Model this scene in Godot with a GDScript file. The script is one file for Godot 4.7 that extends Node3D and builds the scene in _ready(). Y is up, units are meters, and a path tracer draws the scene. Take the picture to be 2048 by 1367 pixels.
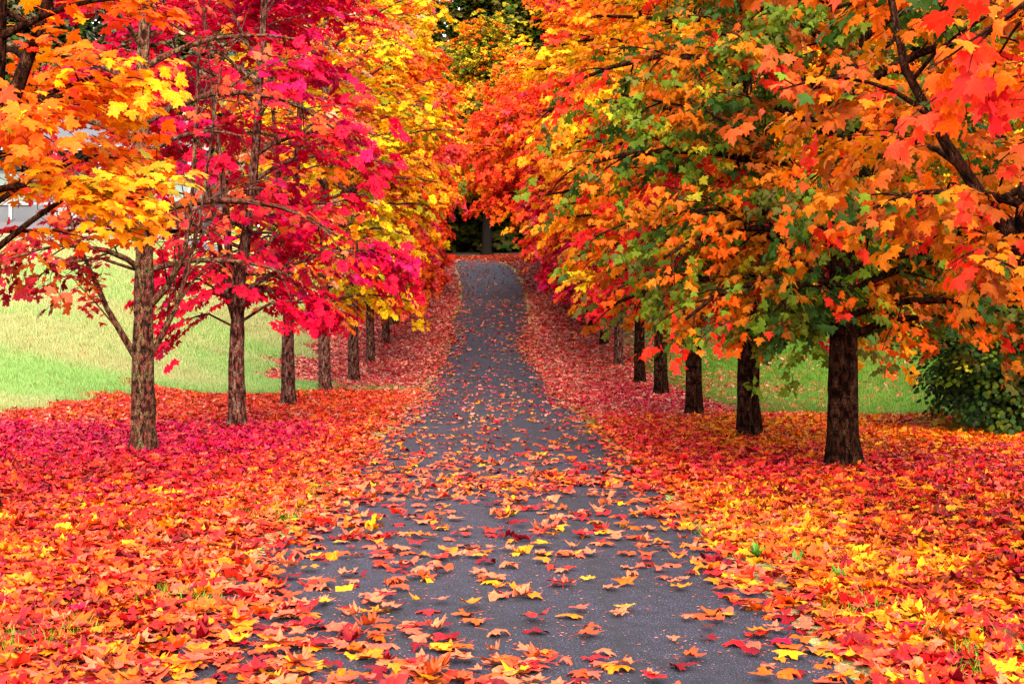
extends Node3D
# An avenue of autumn maples over a narrow asphalt path. d is the distance ahead of the camera (world z = -d).

const FOCAL := 2900.0          # focal length in pixels of a 2048 pixel wide frame
const EYE := 1.5
const TONE := 0.52            # brightest albedo of a fallen leaf

var rng := RandomNumberGenerator.new()
var noise_a := FastNoiseLite.new()
var noise_b := FastNoiseLite.new()
var M := {}
var leaf_cache := {}
var sprigs := {}
var counts := {}
var C := {}
var trunk_spots := []
var ragged := 0.0           # how torn the next leaf is

# ---------------------------------------------------------------- mesh buffer
class Shape:
	var v := PackedVector3Array()
	var n := PackedVector3Array()
	var c := PackedColorArray()
	var u := PackedVector2Array()
	var i := PackedInt32Array()

	func tri(a: int, b: int, d: int, facing: Vector3) -> void:
		var g := (v[b] - v[a]).cross(v[d] - v[a])
		if g.dot(facing) > 0.0:
			i.append_array([a, d, b])
		else:
			i.append_array([a, b, d])

	func vert(p: Vector3, nn: Vector3, col: Color, uv := Vector2.ZERO) -> int:
		v.append(p); n.append(nn); c.append(col); u.append(uv)
		return v.size() - 1

	func tube(pts: PackedVector3Array, rad: PackedFloat32Array, sides: int, col := Color.WHITE, bump := 0.0, noise: FastNoiseLite = null, cap := true) -> void:
		var first := v.size()
		var m := pts.size()
		var side := Vector3.RIGHT
		for k in m:
			var t: Vector3 = (pts[mini(k + 1, m - 1)] - pts[maxi(k - 1, 0)]).normalized()
			if k == 0:
				side = t.cross(Vector3.FORWARD if absf(t.z) < 0.8 else Vector3.UP).normalized()
			side = (side - t * side.dot(t)).normalized()
			var other := t.cross(side)
			for s in sides:
				var a := TAU * s / sides
				var o := side * cos(a) + other * sin(a)
				var r := rad[k]
				if bump > 0.0:
					r *= 1.0 + bump * noise.get_noise_3d(o.x * 55.0 + pts[k].x * 7.0, pts[k].y * 38.0, o.z * 55.0 + pts[k].z * 7.0)
				vert(pts[k] + o * r, o, col, Vector2(float(s) / sides, k * 0.3))
		for k in m - 1:
			for s in sides:
				var a := first + k * sides + s
				var b := first + k * sides + (s + 1) % sides
				tri(a, b, a + sides, n[a])
				tri(b, b + sides, a + sides, n[a])
		if cap:
			var t := (pts[m - 1] - pts[m - 2]).normalized()
			var top := vert(pts[m - 1] + t * rad[m - 1] * 0.5, t, col)
			for s in sides:
				tri(first + (m - 1) * sides + s, first + (m - 1) * sides + (s + 1) % sides, top, t)

	func box(at: Vector3, size: Vector3, turn := 0.0, col := Color.WHITE) -> void:
		var b := Basis(Vector3.UP, turn)
		for axis in 3:
			for sg in [-1.0, 1.0]:
				var nn := Vector3.ZERO
				nn[axis] = sg
				var p := Vector3.ZERO
				var q := Vector3.ZERO
				p[(axis + 1) % 3] = size[(axis + 1) % 3] * 0.5
				q[(axis + 2) % 3] = size[(axis + 2) % 3] * 0.5
				var o: Vector3 = nn * size[axis] * 0.5
				var k := v.size()
				for w in [-p - q, p - q, p + q, -p + q]:
					vert(at + b * (o + w), b * nn, col)
				tri(k, k + 1, k + 2, b * nn)
				tri(k, k + 2, k + 3, b * nn)

	func mesh() -> ArrayMesh:
		var a := []
		a.resize(Mesh.ARRAY_MAX)
		a[Mesh.ARRAY_VERTEX] = v
		a[Mesh.ARRAY_NORMAL] = n
		a[Mesh.ARRAY_COLOR] = c
		a[Mesh.ARRAY_TEX_UV] = u
		a[Mesh.ARRAY_INDEX] = i
		var m := ArrayMesh.new()
		m.add_surface_from_arrays(Mesh.PRIMITIVE_TRIANGLES, a)
		return m

# ---------------------------------------------------------------- naming
func numbered(called: String) -> String:
	var k: int = counts.get(called, 0)
	counts[called] = k + 1
	return called if k == 0 else "%s_%03d" % [called, k]

func tag(o: Node3D, label: String, category := "", group := "", kind := "") -> Node3D:
	if label: o.set_meta("label", label)
	if category: o.set_meta("category", category)
	if group: o.set_meta("group", group)
	if kind: o.set_meta("kind", kind)
	return o

func thing(called: String, at: Vector3, label: String, category: String, group := "") -> Node3D:
	var o := Node3D.new()
	o.name = numbered(called)
	o.position = at
	add_child(o, true)
	tag(o, label, category, group)
	return o

func part(parent: Node3D, called: String, mesh: Mesh, mat: Material, kind := "") -> MeshInstance3D:
	var o := MeshInstance3D.new()
	var key := "%d/%s" % [parent.get_instance_id(), called]
	o.name = numbered(called) if parent == self else "x"
	if parent != self:
		var k: int = counts.get(key, 0)
		counts[key] = k + 1
		o.name = called if k == 0 else "%s_%03d" % [called, k]
	o.mesh = mesh
	o.material_override = mat
	parent.add_child(o, true)
	if kind: o.set_meta("kind", kind)
	return o

func swarm(parent: Node3D, called: String, mesh: Mesh, mat: Material, buffer: PackedFloat32Array) -> MultiMeshInstance3D:
	var mm := MultiMesh.new()
	mm.transform_format = MultiMesh.TRANSFORM_3D
	mm.use_colors = true
	mm.mesh = mesh
	mm.instance_count = buffer.size() / 16
	mm.buffer = buffer
	var o := MultiMeshInstance3D.new()
	var key := "%d/%s" % [parent.get_instance_id(), called]
	var k: int = counts.get(key, 0)
	counts[key] = k + 1
	o.name = called if k == 0 else "%s_%03d" % [called, k]
	o.multimesh = mm
	o.material_override = mat
	o.set_meta("kind", "stuff")
	parent.add_child(o, true)
	return o

func push(buf: PackedFloat32Array, b: Basis, p: Vector3, col: Color) -> void:
	buf.append_array([b.x.x, b.y.x, b.z.x, p.x, b.x.y, b.y.y, b.z.y, p.y, b.x.z, b.y.z, b.z.z, p.z, col.r, col.g, col.b, 1.0])

func lin(r: float, g: float, b: float, k := TONE) -> Color:
	var c := Color(r / 255.0, g / 255.0, b / 255.0).srgb_to_linear()
	return Color(c.r * k, c.g * k, c.b * k)

# ---------------------------------------------------------------- terrain
func along(knots: Array, d: float) -> float:
	if d <= knots[0][0]:
		return knots[0][1]
	for k in knots.size() - 1:
		if d < knots[k + 1][0]:
			var p0 = knots[maxi(k - 1, 0)]
			var p1 = knots[k]
			var p2 = knots[k + 1]
			var p3 = knots[mini(k + 2, knots.size() - 1)]
			var w: float = (d - p1[0]) / (p2[0] - p1[0])
			var m1: float = (p2[1] - p0[1]) / maxf(p2[0] - p0[0], 0.01) * (p2[0] - p1[0])
			var m2: float = (p3[1] - p1[1]) / maxf(p3[0] - p1[0], 0.01) * (p2[0] - p1[0])
			return (2 * w * w * w - 3 * w * w + 1) * p1[1] + (w * w * w - 2 * w * w + w) * m1 + (-2 * w * w * w + 3 * w * w) * p2[1] + (w * w * w - w * w) * m2
	return knots[-1][1]

const ROAD := [[-30.0, 0.0], [20.0, 0.0], [34.0, 0.0], [40.0, 0.1], [46.0, 0.5], [52.0, 1.05], [58.0, 1.7], [64.0, 2.35], [70.0, 3.05], [78.0, 4.3], [84.0, 5.15], [90.0, 5.7], [100.0, 6.35], [112.0, 7.5], [140.0, 10.0], [240.0, 18.0], [320.0, 22.0]]
const FIELD := [[-30.0, 0.0], [16.0, 0.0], [22.0, 0.12], [30.0, 0.85], [40.0, 2.25], [58.0, 5.0], [66.0, 5.9], [90.0, 7.6], [140.0, 11.0], [240.0, 18.0], [320.0, 22.0]]
const MEADOW := [[-30.0, 0.0], [20.0, 0.0], [26.0, 0.15], [36.0, 1.1], [50.0, 2.6], [70.0, 4.8], [100.0, 8.0], [140.0, 11.0], [240.0, 18.0], [320.0, 22.0]]
const BEND := [[-30.0, 0.0], [24.0, 0.0], [36.0, -0.12], [50.0, -0.24], [60.0, -0.06], [69.0, 0.04], [77.0, -0.2], [84.0, -0.8], [92.0, -2.6], [100.0, -5.6], [110.0, -12.0]]

func height(x: float, d: float) -> float:
	var r := along(ROAD, d) + 0.035 * clampf(x, -6.0, 6.0) * smoothstep(33.0, 46.0, d)
	var h := lerpf(r, along(FIELD, d), smoothstep(5.0, 13.0, -x))
	h = lerpf(h, along(MEADOW, d), smoothstep(5.0, 13.0, x))
	var off := absf(x - along(BEND, d))
	h += 0.015 * smoothstep(1.25, 2.4, off) - 0.05 * (1.0 - smoothstep(1.2, 1.6, off)) * (1.0 if d < 108.0 else 0.0)
	h += 0.035 * noise_b.get_noise_2d(x * 6.0, d * 6.0) * smoothstep(1.6, 3.0, off)
	return h

func on_ground(x: float, d: float, up := 0.0) -> Vector3:
	return Vector3(x, height(x, d) + up, -d)

func frame_x(p: Vector3) -> float:
	return 985.0 + FOCAL * p.x / maxf(-p.z, 0.1)

func frame_y(p: Vector3) -> float:
	return 655.0 - FOCAL * (p.y - EYE) / maxf(-p.z, 0.1)

# how thickly fallen leaves cover the ground at a place, 0 to 1
func cover(x: float, d: float) -> float:
	var w := noise_a.get_noise_2d(x * 9.0, d * 9.0)
	var off := absf(x - along(BEND, d))
	var inroad := 0.5 * exp(-pow((d - 50.0) / 6.5, 2.0)) + 0.22 * exp(-pow((d - 33.0) / 3.0, 2.0)) * (1.0 if x > 0.0 else 0.3)
	if off < 1.62 - inroad + 0.25 * w:
		# the path: strewn thinly, thicker in drifts and towards the edges
		var edge := smoothstep(0.95, 1.6, off + 0.3 * w + inroad) if x < 0.0 else smoothstep(1.22, 1.72, off + 0.3 * w + inroad)
		var drift := exp(-pow((d - 13.6 - 0.4 * x) / 0.9, 2.0)) * 0.14 + exp(-pow((d - 16.2) / 1.1, 2.0)) * 0.03 + 0.2 * smoothstep(7.6, 6.2, d + 0.9 * (x + 0.4)) * smoothstep(1.5, -0.2, x)
		var thin := lerpf(0.045, 0.03, smoothstep(12.0, 17.0, d)) + 0.04 * smoothstep(36.0, 52.0, d) + 0.03 * smoothstep(0.1, -1.4, x) * smoothstep(14.0, 7.0, d)
		return clampf(thin + drift + edge * (0.22 if x < 0.0 else 0.26) * lerpf(1.0, 0.65, smoothstep(12.0, 20.0, d)), 0.0, 1.0)
	if x < 0.0:
		var lim := 7.7 + 0.9 * w
		if d > 31.5 + 1.2 * w:
			lim = 4.6 + 0.8 * w
		if d > 38.5 + w:
			lim = 6.3 + 1.4 * w
		var s := smoothstep(lim + 0.5, lim - 0.4, -x)
		if d > 32.3 and d < 38.5:
			s *= 1.0 - 0.8 * exp(-pow((d - 35.3) / 2.4, 2.0))
		return maxf(s, (0.03 + 0.10 * smoothstep(0.0, 0.5, w)) * smoothstep(48.0, 30.0, d) + 0.004)
	var far_lim := lerpf(14.0, 4.4, smoothstep(21.5, 25.5, d + 1.5 * w))
	var t := smoothstep(far_lim + 0.6, far_lim - 0.6, x)
	if d > 24.0 and x > 3.0:
		t = maxf(t, 0.30 * smoothstep(8.5, 5.5, x + 3.0 * w))
	return maxf(t, 0.05 if d < 45.0 else 0.01)

# leaves still on the trees are fresher than those on the ground
func crown_tone(c: Color) -> Color:
	return Color(minf(c.r * 1.81, 0.93), c.g * (2.1 if c.g < c.r * 0.11 else 2.45 if c.g < c.r * 0.17 else 3.0 if c.g < c.r * 0.7 else 1.73), c.b * 2.0)

func pick(list: Array, f: float) -> Color:
	var total := 0.0
	for e in list:
		total += e[1]
	f = clampf(f, 0.0, 0.9999) * total
	for e in list:
		f -= e[1]
		if f <= 0.0:
			return C[e[0]]
	return C[list[-1][0]]

func drift_palette(x: float, d: float) -> Array:
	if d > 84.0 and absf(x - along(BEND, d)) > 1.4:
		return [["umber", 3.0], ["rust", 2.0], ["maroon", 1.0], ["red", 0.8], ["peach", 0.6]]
	var off := absf(x - along(BEND, d))
	if off < 1.5:
		if d < 22.0:
			return [["maroon", 0.5], ["red", 1.1], ["scarlet", 0.9], ["peach", 2.6], ["salmon", 1.2], ["orange", 0.8], ["amber", 1.2], ["yellow", 1.0], ["rust", 0.6]]
		return [["maroon", 0.6], ["crimson", 0.8], ["red", 0.6], ["salmon", 1.6], ["blush", 2.0], ["peach", 2.0], ["orange", 0.6], ["yellow", 0.6]]
	if x < 0.0:
		if off < 2.4 and d < 24.0:
			return [["red", 0.9], ["scarlet", 0.8], ["salmon", 0.8], ["coral", 1.2], ["peach", 0.8], ["orange", 1.9], ["amber", 1.2], ["umber", 0.4], ["maroon", 0.5]]
		if d < 8.8 + 0.25 * x:
			return [["maroon", 1.2], ["umber", 0.5], ["red", 2.8], ["crimson", 1.0], ["scarlet", 2.2], ["salmon", 0.9], ["coral", 1.0], ["orange", 1.6], ["amber", 0.4]]
		if d < 12.6:
			return [["maroon", 0.5], ["umber", 0.4], ["red", 1.3], ["scarlet", 1.9], ["coral", 1.5], ["salmon", 0.9], ["orange", 2.2], ["amber", 0.9], ["yellow", 0.15]]
		if d < 16.4:
			return [["maroon", 0.8], ["magenta", 0.6], ["crimson", 1.2], ["red", 2.0], ["scarlet", 1.2], ["salmon", 0.8], ["coral", 0.9], ["orange", 0.6]]
		if d < 22.5:
			return [["magenta", 3.0], ["crimson", 2.0], ["maroon", 0.4], ["pink", 1.6], ["salmon", 0.6], ["red", 0.5]]
		if d < 34.0:
			return [["red", 0.7], ["scarlet", 1.5], ["coral", 2.0], ["orange", 1.5], ["salmon", 1.4], ["blush", 0.7], ["amber", 0.4]]
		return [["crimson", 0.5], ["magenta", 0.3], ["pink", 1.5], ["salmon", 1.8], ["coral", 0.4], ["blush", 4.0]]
	if d < 7.8 - 0.35 * (x - 1.5):
		return [["maroon", 0.9], ["umber", 0.5], ["red", 2.0], ["crimson", 0.6], ["scarlet", 1.7], ["salmon", 1.0], ["peach", 0.5], ["orange", 1.7], ["amber", 1.0], ["yellow", 0.45]]
	if d < 13.4:
		if off < 2.7:
			return [["rust", 0.7], ["red", 0.7], ["salmon", 0.6], ["peach", 0.7], ["orange", 1.8], ["amber", 2.4], ["yellow", 1.0]]
		return [["maroon", 1.3], ["umber", 0.8], ["red", 1.6], ["rust", 1.3], ["scarlet", 1.2], ["salmon", 0.6], ["orange", 2.0], ["amber", 1.8], ["yellow", 0.3]]
	if d < 17.6:
		return [["maroon", 0.6], ["crimson", 1.1], ["red", 1.8], ["scarlet", 1.1], ["pink", 0.9], ["salmon", 1.4], ["orange", 1.0], ["amber", 0.6]]
	if d < 24.5:
		if off < 2.8:
			return [["crimson", 0.7], ["red", 1.3], ["salmon", 1.8], ["coral", 1.3], ["orange", 0.8]]
		return [["red", 0.3], ["scarlet", 0.5], ["orange", 2.0], ["amber", 3.4], ["yellow", 1.1]]
	if d < 36.0:
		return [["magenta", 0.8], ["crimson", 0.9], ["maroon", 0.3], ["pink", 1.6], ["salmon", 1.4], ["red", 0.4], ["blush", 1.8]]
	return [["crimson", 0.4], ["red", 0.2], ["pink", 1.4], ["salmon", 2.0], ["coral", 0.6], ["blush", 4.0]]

# ---------------------------------------------------------------- leaves
const GREENS := [["tawny", 1.4], ["olive", 0.8], ["lime", 0.5], ["green", 2.2], ["deep_green", 1.8], ["orange", 0.6]]
const OUTLINE := [[0.0, 0.0], [0.15, -0.10], [0.38, -0.05], [0.33, 0.09], [0.52, 0.13], [0.72, 0.31], [0.55, 0.36], [0.52, 0.50], [0.30, 0.44], [0.22, 0.57], [0.29, 0.75], [0.13, 0.76], [0.0, 1.02]]
const ROUND := [[0.0, 0.0], [0.2, 0.03], [0.4, 0.2], [0.46, 0.45], [0.36, 0.72], [0.18, 0.9], [0.0, 1.0]]

# a palmate leaf in its own axes: x across, z towards the tip, y up from its face
func add_leaf(s: Shape, xf: Transform3D, col: Color, cup: float, fold: float, curl: float, fine: bool, stalk: float, rr: RandomNumberGenerator, outline: Array = OUTLINE) -> void:
	var ring := PackedVector2Array()
	var torn := ragged
	for p in outline:
		ring.append(Vector2(p[0], p[1]))
	for k in range(outline.size() - 2, 0, -1):
		ring.append(Vector2(-outline[k][0], outline[k][1]))
	for k in ring.size():
		ring[k] *= rr.randf_range(0.94 - torn, 1.06 + 0.3 * torn)
	var mid := Vector2(0.0, 0.22)
	var ph := rr.randf() * TAU
	var lift := func(q: Vector2) -> float:
		var w := q - Vector2(0.0, 0.4)
		var r := w.length()
		var a := w.angle()
		return -cup * (q.x * q.x * 1.1 + w.y * w.y * 0.9) + fold * absf(q.x) + curl * maxf(0.0, r - 0.22) * (0.6 * sin(2.0 * a + ph) + 0.5 * sin(5.0 * a + ph * 2.0))
	var pts := PackedVector3Array()
	pts.append(Vector3(mid.x, lift.call(mid), mid.y))
	var rings: Array = [0.55, 1.0] if fine else [1.0]
	for f in rings:
		for q in ring:
			var w: Vector2 = mid + (q - mid) * f
			pts.append(Vector3(w.x, lift.call(w), w.y))
	var m := ring.size()
	var tris := PackedInt32Array()
	for k in m:
		var e := (k + 1) % m
		tris.append_array([0, 1 + k, 1 + e])
		if fine:
			tris.append_array([1 + k, 1 + m + k, 1 + m + e, 1 + k, 1 + m + e, 1 + e])
	var nn := PackedVector3Array()
	nn.resize(pts.size())
	for k in range(0, tris.size(), 3):
		var g := (pts[tris[k + 1]] - pts[tris[k]]).cross(pts[tris[k + 2]] - pts[tris[k]])
		if g.y < 0.0: g = -g
		for j in 3:
			nn[tris[k + j]] += g
	var base := s.v.size()
	for k in pts.size():
		s.vert(xf * pts[k], (xf.basis * nn[k]).normalized(), col, Vector2(pts[k].x * 0.6 + 0.5, 0.95 - pts[k].z * 0.8))
	for k in range(0, tris.size(), 3):
		s.tri(base + tris[k], base + tris[k + 1], base + tris[k + 2], s.n[base + tris[k]])
	if stalk > 0.0:
		var side := rr.randf_range(-0.3, 0.3)
		var line := PackedVector3Array()
		for k in 4:
			var t := k / 3.0
			line.append(xf * Vector3(side * t * t * stalk, curl * 0.3 * t + 0.02, -t * stalk))
		var th := xf.basis.x.length() * 0.014
		s.tube(line, PackedFloat32Array([th * 0.7, th * 0.7, th * 0.8, th * 1.3]), 3, Color(col.r * 0.8, col.g * 0.5, col.b * 0.4), 0.0, null, false)

# a twig with several leaves: what the crowns are made of
func make_sprig(seed_value: int, n: int, size: float, droop: float, fine: bool, outline: Array = OUTLINE) -> ArrayMesh:
	var rr := RandomNumberGenerator.new()
	rr.seed = seed_value
	var s := Shape.new()
	var twig := PackedVector3Array([Vector3.ZERO, Vector3(0.01, -0.01, 0.12), Vector3(-0.01, -0.04, 0.26)])
	s.tube(twig, PackedFloat32Array([0.004, 0.003, 0.002]), 3, Color(0.10, 0.06, 0.045), 0.0, null, false)
	for k in n:
		var t := (k + 0.4) / n
		var at := Vector3(rr.randf_range(-0.05, 0.05), -0.04 * t * t + rr.randf_range(-0.05, 0.04), 0.27 * t)
		var az := (1.0 if k % 2 == 0 else -1.0) * rr.randf_range(0.35, 1.5)
		var dir := Vector3(sin(az), -droop * rr.randf_range(0.4, 1.5), cos(az)).normalized()
		var up := (Vector3.UP + Vector3(rr.randf_range(-0.6, 0.6), 0, rr.randf_range(-0.35, 0.75))).normalized()
		var x := up.cross(dir).normalized()
		var sz := size * rr.randf_range(0.75, 1.15)
		var b := Basis(x * sz, dir.cross(x) * sz, dir * sz)
		var g := rr.randf_range(0.84, 1.0)
		var tint := Color(g, g * rr.randf_range(0.86, 1.0), g * rr.randf_range(0.85, 1.0))
		add_leaf(s, Transform3D(b, at + dir * 0.03), tint, rr.randf_range(0.1, 0.5), rr.randf_range(-0.15, 0.35), rr.randf_range(0.05, 0.35), fine, 0.0, rr, outline)
	return s.mesh()

# one leaf of a given colour and shape, shared between alike leaves
func leaf_mesh(shape_no: int, col: Color, crisp: bool, stalk := 0.55) -> ArrayMesh:
	var key := "%d/%s/%s/%.2f" % [shape_no, col.to_html(), crisp, stalk]
	if not leaf_cache.has(key):
		var rr := RandomNumberGenerator.new()
		rr.seed = 900 + shape_no
		var s := Shape.new()
		var cup := rr.randf_range(-0.1, 0.75) if crisp else rr.randf_range(0.1, 0.5)
		ragged = 0.25 if shape_no == 16 else 0.1 if shape_no == 17 else 0.0
		cup = 1.3 if shape_no == 17 else cup
		add_leaf(s, Transform3D(), col, cup, rr.randf_range(-0.1, 0.3), rr.randf_range(0.2, 0.55) if crisp else rr.randf_range(0.05, 0.3), true, stalk, rr)
		ragged = 0.0
		leaf_cache[key] = s.mesh()
	return leaf_cache[key]

# ---------------------------------------------------------------- trees
func curve_pts(from: Vector3, dir: Vector3, length: float, bend_to: float, segs: int, wob: float) -> PackedVector3Array:
	var pts := PackedVector3Array([from])
	var p := from
	var flat := Vector3(dir.x, 0, dir.z).normalized()
	var el := asin(clampf(dir.y, -1.0, 1.0))
	for k in segs:
		var t := (k + 0.5) / segs
		var e := lerpf(el, bend_to, t)
		flat = flat.rotated(Vector3.UP, rng.randf_range(-wob, wob))
		p += (flat * cos(e) + Vector3.UP * sin(e)) * length / segs
		p += Vector3(0, rng.randf_range(-wob, wob) * length / segs * 0.25, 0)
		pts.append(p)
	return pts

func at_fraction(pts: PackedVector3Array, t: float) -> Vector3:
	var f := clampf(t, 0.0, 0.9999) * (pts.size() - 1)
	var k := int(f)
	return pts[k].lerp(pts[k + 1], f - k)

func stem_tube(pts: PackedVector3Array, r0: float, r1: float, sides: int, flare: bool) -> Shape:
	var fine := PackedVector3Array()
	var rad := PackedFloat32Array()
	var n := (pts.size() - 1) * 5 + 1
	for k in n:
		var t := k / float(n - 1)
		var q := at_fraction(pts, t)
		fine.append(q)
		var r := lerpf(r0, r1, pow(t, 0.8))
		if flare:
			r *= 1.0 + 0.32 * exp(-maxf(q.y, 0.0) / 0.14)
		rad.append(r)
	var s := Shape.new()
	s.tube(fine, rad, sides, Color.WHITE, 0.22, noise_a)
	if flare:
		for k in s.v.size():
			var y := s.v[k].y
			if y < 0.5:
				var o := Vector3(s.v[k].x, 0, s.v[k].z)
				var a := atan2(o.z, o.x)
				o *= 1.0 + 0.16 * exp(-maxf(y, 0.0) / 0.15) * sin(a * 5.0 + pts[0].x * 3.0 + r0 * 40.0)
				s.v[k] = Vector3(o.x, y, o.z)
	return s

# spec: x, d, r (trunk radius), tall, low (first limb), reach (crown radius), limbs, dense, leaf, colours, zones, lean, stems, extra, bark, pieces, droop, thin_above, label, called
func make_tree(spec: Dictionary) -> Node3D:
	var d: float = spec.d
	if d < 45.0:
		trunk_spots.append(Vector2(spec.x, d))
	var base := on_ground(spec.x, d, -0.02)
	rng.seed = hash("%s %.2f" % [spec.label, d])
	var root := thing(spec.get("called", "maple_tree"), base, spec.label, "tree", spec.get("group", "maples lining the path"))
	var bark: Material = M[spec.get("bark", "bark")]
	var r: float = spec.r
	var tall: float = spec.tall
	var low: float = spec.low
	var reach: float = spec.reach
	var lean: Vector3 = spec.get("lean", Vector3.ZERO)
	var droop: float = spec.get("droop", 1.0)
	var near := d < 50.0
	var hollow: float = spec.get("hollow", 0.5)
	var vase: float = spec.get("vase", 0.0)
	# the trunk and any further stems
	var stems := []
	var list: Array = spec.get("stems", [])
	if list.is_empty():
		var pts := PackedVector3Array([Vector3(0, -0.15, 0)])
		for k in range(1, 9):
			var t := k / 8.0
			pts.append(Vector3(rng.randf_range(-1, 1) * 0.045 * t * tall * 0.22, t * tall * 0.95, rng.randf_range(-1, 1) * 0.045 * t * tall * 0.22))
		list = [[pts, r, r * 0.16]]
	for k in list.size():
		var e = list[k]
		var pts := PackedVector3Array(e[0])
		part(root, "trunk" if k == 0 else "stem", stem_tube(pts, e[1], e[2], 18 if d < 40.0 else 9, k == 0).mesh(), bark)
		stems.append([pts, e[1], e[2]])
	# limbs
	var limbs := []       # [points, radius, palette or null, density]
	var n: int = int(spec.limbs * 1.25)
	for k in n:
		var t := (k + rng.randf_range(0.2, 0.8)) / n
		var y0 := low + (tall * 0.93 - low) * pow(t, 1.15)
		var fits := []
		for st in stems:
			if y0 > st[0][0].y + 0.2 and y0 < st[0][-1].y:
				fits.append(st)
		if fits.is_empty():
			continue
		var st = fits[k % fits.size()]
		var sp: PackedVector3Array = st[0]
		var f := 0.0
		for j in 40:
			f = j / 39.0
			if at_fraction(sp, f).y >= y0:
				break
		var from := at_fraction(sp, f)
		var az := k * 2.39996 + rng.randf_range(-0.35, 0.35)
		var flat := Vector3(cos(az), 0, sin(az))
		var s := (y0 - low) / maxf(tall - low, 0.1)
		var prof := lerpf(0.82, 1.0, smoothstep(0.0, 0.25, s)) * (1.0 - 0.78 * pow(s, 1.9))
		var length := reach * prof * rng.randf_range(0.85, 1.12) * lerpf(1.0, lerpf(0.42, 1.15, smoothstep(0.05, 0.5, s)), vase) * maxf(0.25, 1.0 + flat.dot(lean))
		var el := deg_to_rad(lerpf(24.0, 62.0, s) + rng.randf_range(-8, 8))
		var end := deg_to_rad(lerpf(-24.0 * droop, 22.0, smoothstep(0.0, 0.8, s)) + rng.randf_range(-10, 10))
		var dir := flat * cos(el) + Vector3.UP * sin(el)
		var rl := minf(lerpf(st[1], st[2], f) * 0.55, 0.018 + 0.014 * length)
		limbs.append([curve_pts(from, dir, length, end, 6, 0.16), rl, null, 1.0])
	for e in spec.get("extra", []):
		limbs.append([PackedVector3Array(e[0]), e[1], e[2] if e.size() > 2 else null, e[3] if e.size() > 3 else 1.0])
	var branches := Shape.new()
	var sites := []       # [position, direction, palette or null]
	var dense: float = spec.get("dense", 1.0)
	for limb in limbs:
		var pts: PackedVector3Array = limb[0]
		var length := 0.0
		for k in pts.size() - 1:
			length += pts[k].distance_to(pts[k + 1])
		if near:
			part(root, "limb", stem_tube(pts, limb[1], limb[1] * 0.3, 7, false).mesh(), bark)
		else:
			var rad := PackedFloat32Array()
			for k in pts.size():
				rad.append(limb[1] * lerpf(1.0, 0.3, k / float(pts.size() - 1)))
			branches.tube(pts, rad, 4)
		var top_y: float = base.y + pts[pts.size() / 2].y
		var share: float = dense * limb[3]
		if top_y > EYE + 655.0 / FOCAL * d + 1.6:
			share *= 0.45          # above the picture
		var nb := int(ceil(length / 0.36)) + 1
		for b in nb:
			var u := lerpf(0.16, 0.97, (b + rng.randf()) / nb)
			var from := at_fraction(pts, u)
			var dir := (at_fraction(pts, u + 0.06) - at_fraction(pts, u - 0.06)).normalized()
			var turn := (1.0 if b % 2 == 0 else -1.0) * rng.randf_range(0.5, 1.15)
			var out := dir.rotated(Vector3.UP, turn)
			out = (out + Vector3.UP * rng.randf_range(-0.5, 0.6)).normalized()
			var bl := clampf(length * (0.16 + 0.3 * (1.0 - u)) * rng.randf_range(0.7, 1.25), 0.3, 1.4)
			var twig := curve_pts(from, out, bl, asin(clampf(out.y, -1, 1)) - 0.45 * droop, 4, 0.25)
			var rb := clampf(limb[1] * 0.3, 0.004, 0.012)
			branches.tube(twig, PackedFloat32Array([rb, rb * 0.8, rb * 0.65, rb * 0.5, rb * 0.35]), 4, Color.WHITE, 0.0, null, false)
			var ns := int(round(bl / 0.13 * share + rng.randf_range(-0.5, 0.5)))
			for q in ns:
				var t := lerpf(0.12, 1.0, (q + rng.randf()) / ns)
				var at := at_fraction(twig, t)
				if Vector2(at.x, at.z).length() < hollow * rng.randf_range(0.6, 1.3) and limb[2] == null:
					continue
				var sd := out.rotated(Vector3.UP, rng.randf_range(-1.1, 1.1))
				sites.append([at, (sd + Vector3.DOWN * 0.35 * droop).normalized(), limb[2]])
		for q in int(round(7.0 * share)):
			var t := lerpf(0.55, 1.0, rng.randf())
			var sd := (pts[-1] - pts[0]).normalized().rotated(Vector3.UP, rng.randf_range(-0.9, 0.9))
			sites.append([at_fraction(pts, t), (sd + Vector3.DOWN * 0.35 * droop).normalized(), limb[2]])
	if branches.v.size():
		part(root, "branches", branches.mesh(), bark, "stuff")
	# leaves: the crown, and the leaves that show largest as parts of their own
	var loose: float = spec.get("loose", 0.13)
	var sprig: ArrayMesh = sprigs[spec.get("leaf", "maple")]
	var palette: Array = spec.colours
	var zones: Array = spec.get("zones", [])
	var buf := PackedFloat32Array()
	var seen := []
	for k in sites.size():
		var e = sites[k]
		var at: Vector3 = e[0]
		var w := base + at
		var pal: Array = palette
		if e[2] != null:
			pal = e[2]
		else:
			for z in zones:
				if at.distance_to(z[0]) < z[1] * (1.0 + 0.35 * noise_a.get_noise_3d(w.x * 40, w.y * 40, w.z * 40)):
					pal = z[2]
		var f := rng.randf() if e[2] != null else 0.5 + 0.95 * noise_b.get_noise_3d(w.x * 15.0 + d * 3.0, w.y * 15.0, w.z * 15.0) + rng.randf_range(-0.17, 0.17)
		var col := pick(pal, f)
		var g := rng.randf_range(0.8, 1.08)
		col = crown_tone(col)
		col = Color(minf(col.r * g, 0.92), col.g * g * rng.randf_range(0.88, 1.1), col.b * g)
		at += Vector3(rng.randfn(), rng.randfn(), rng.randfn()) * loose
		var z: Vector3 = e[1]
		var up := (Vector3.UP + Vector3(rng.randf_range(-0.5, 0.5), 0, rng.randf_range(-0.2, 0.6))).normalized()
		var x := up.cross(z).normalized()
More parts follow.
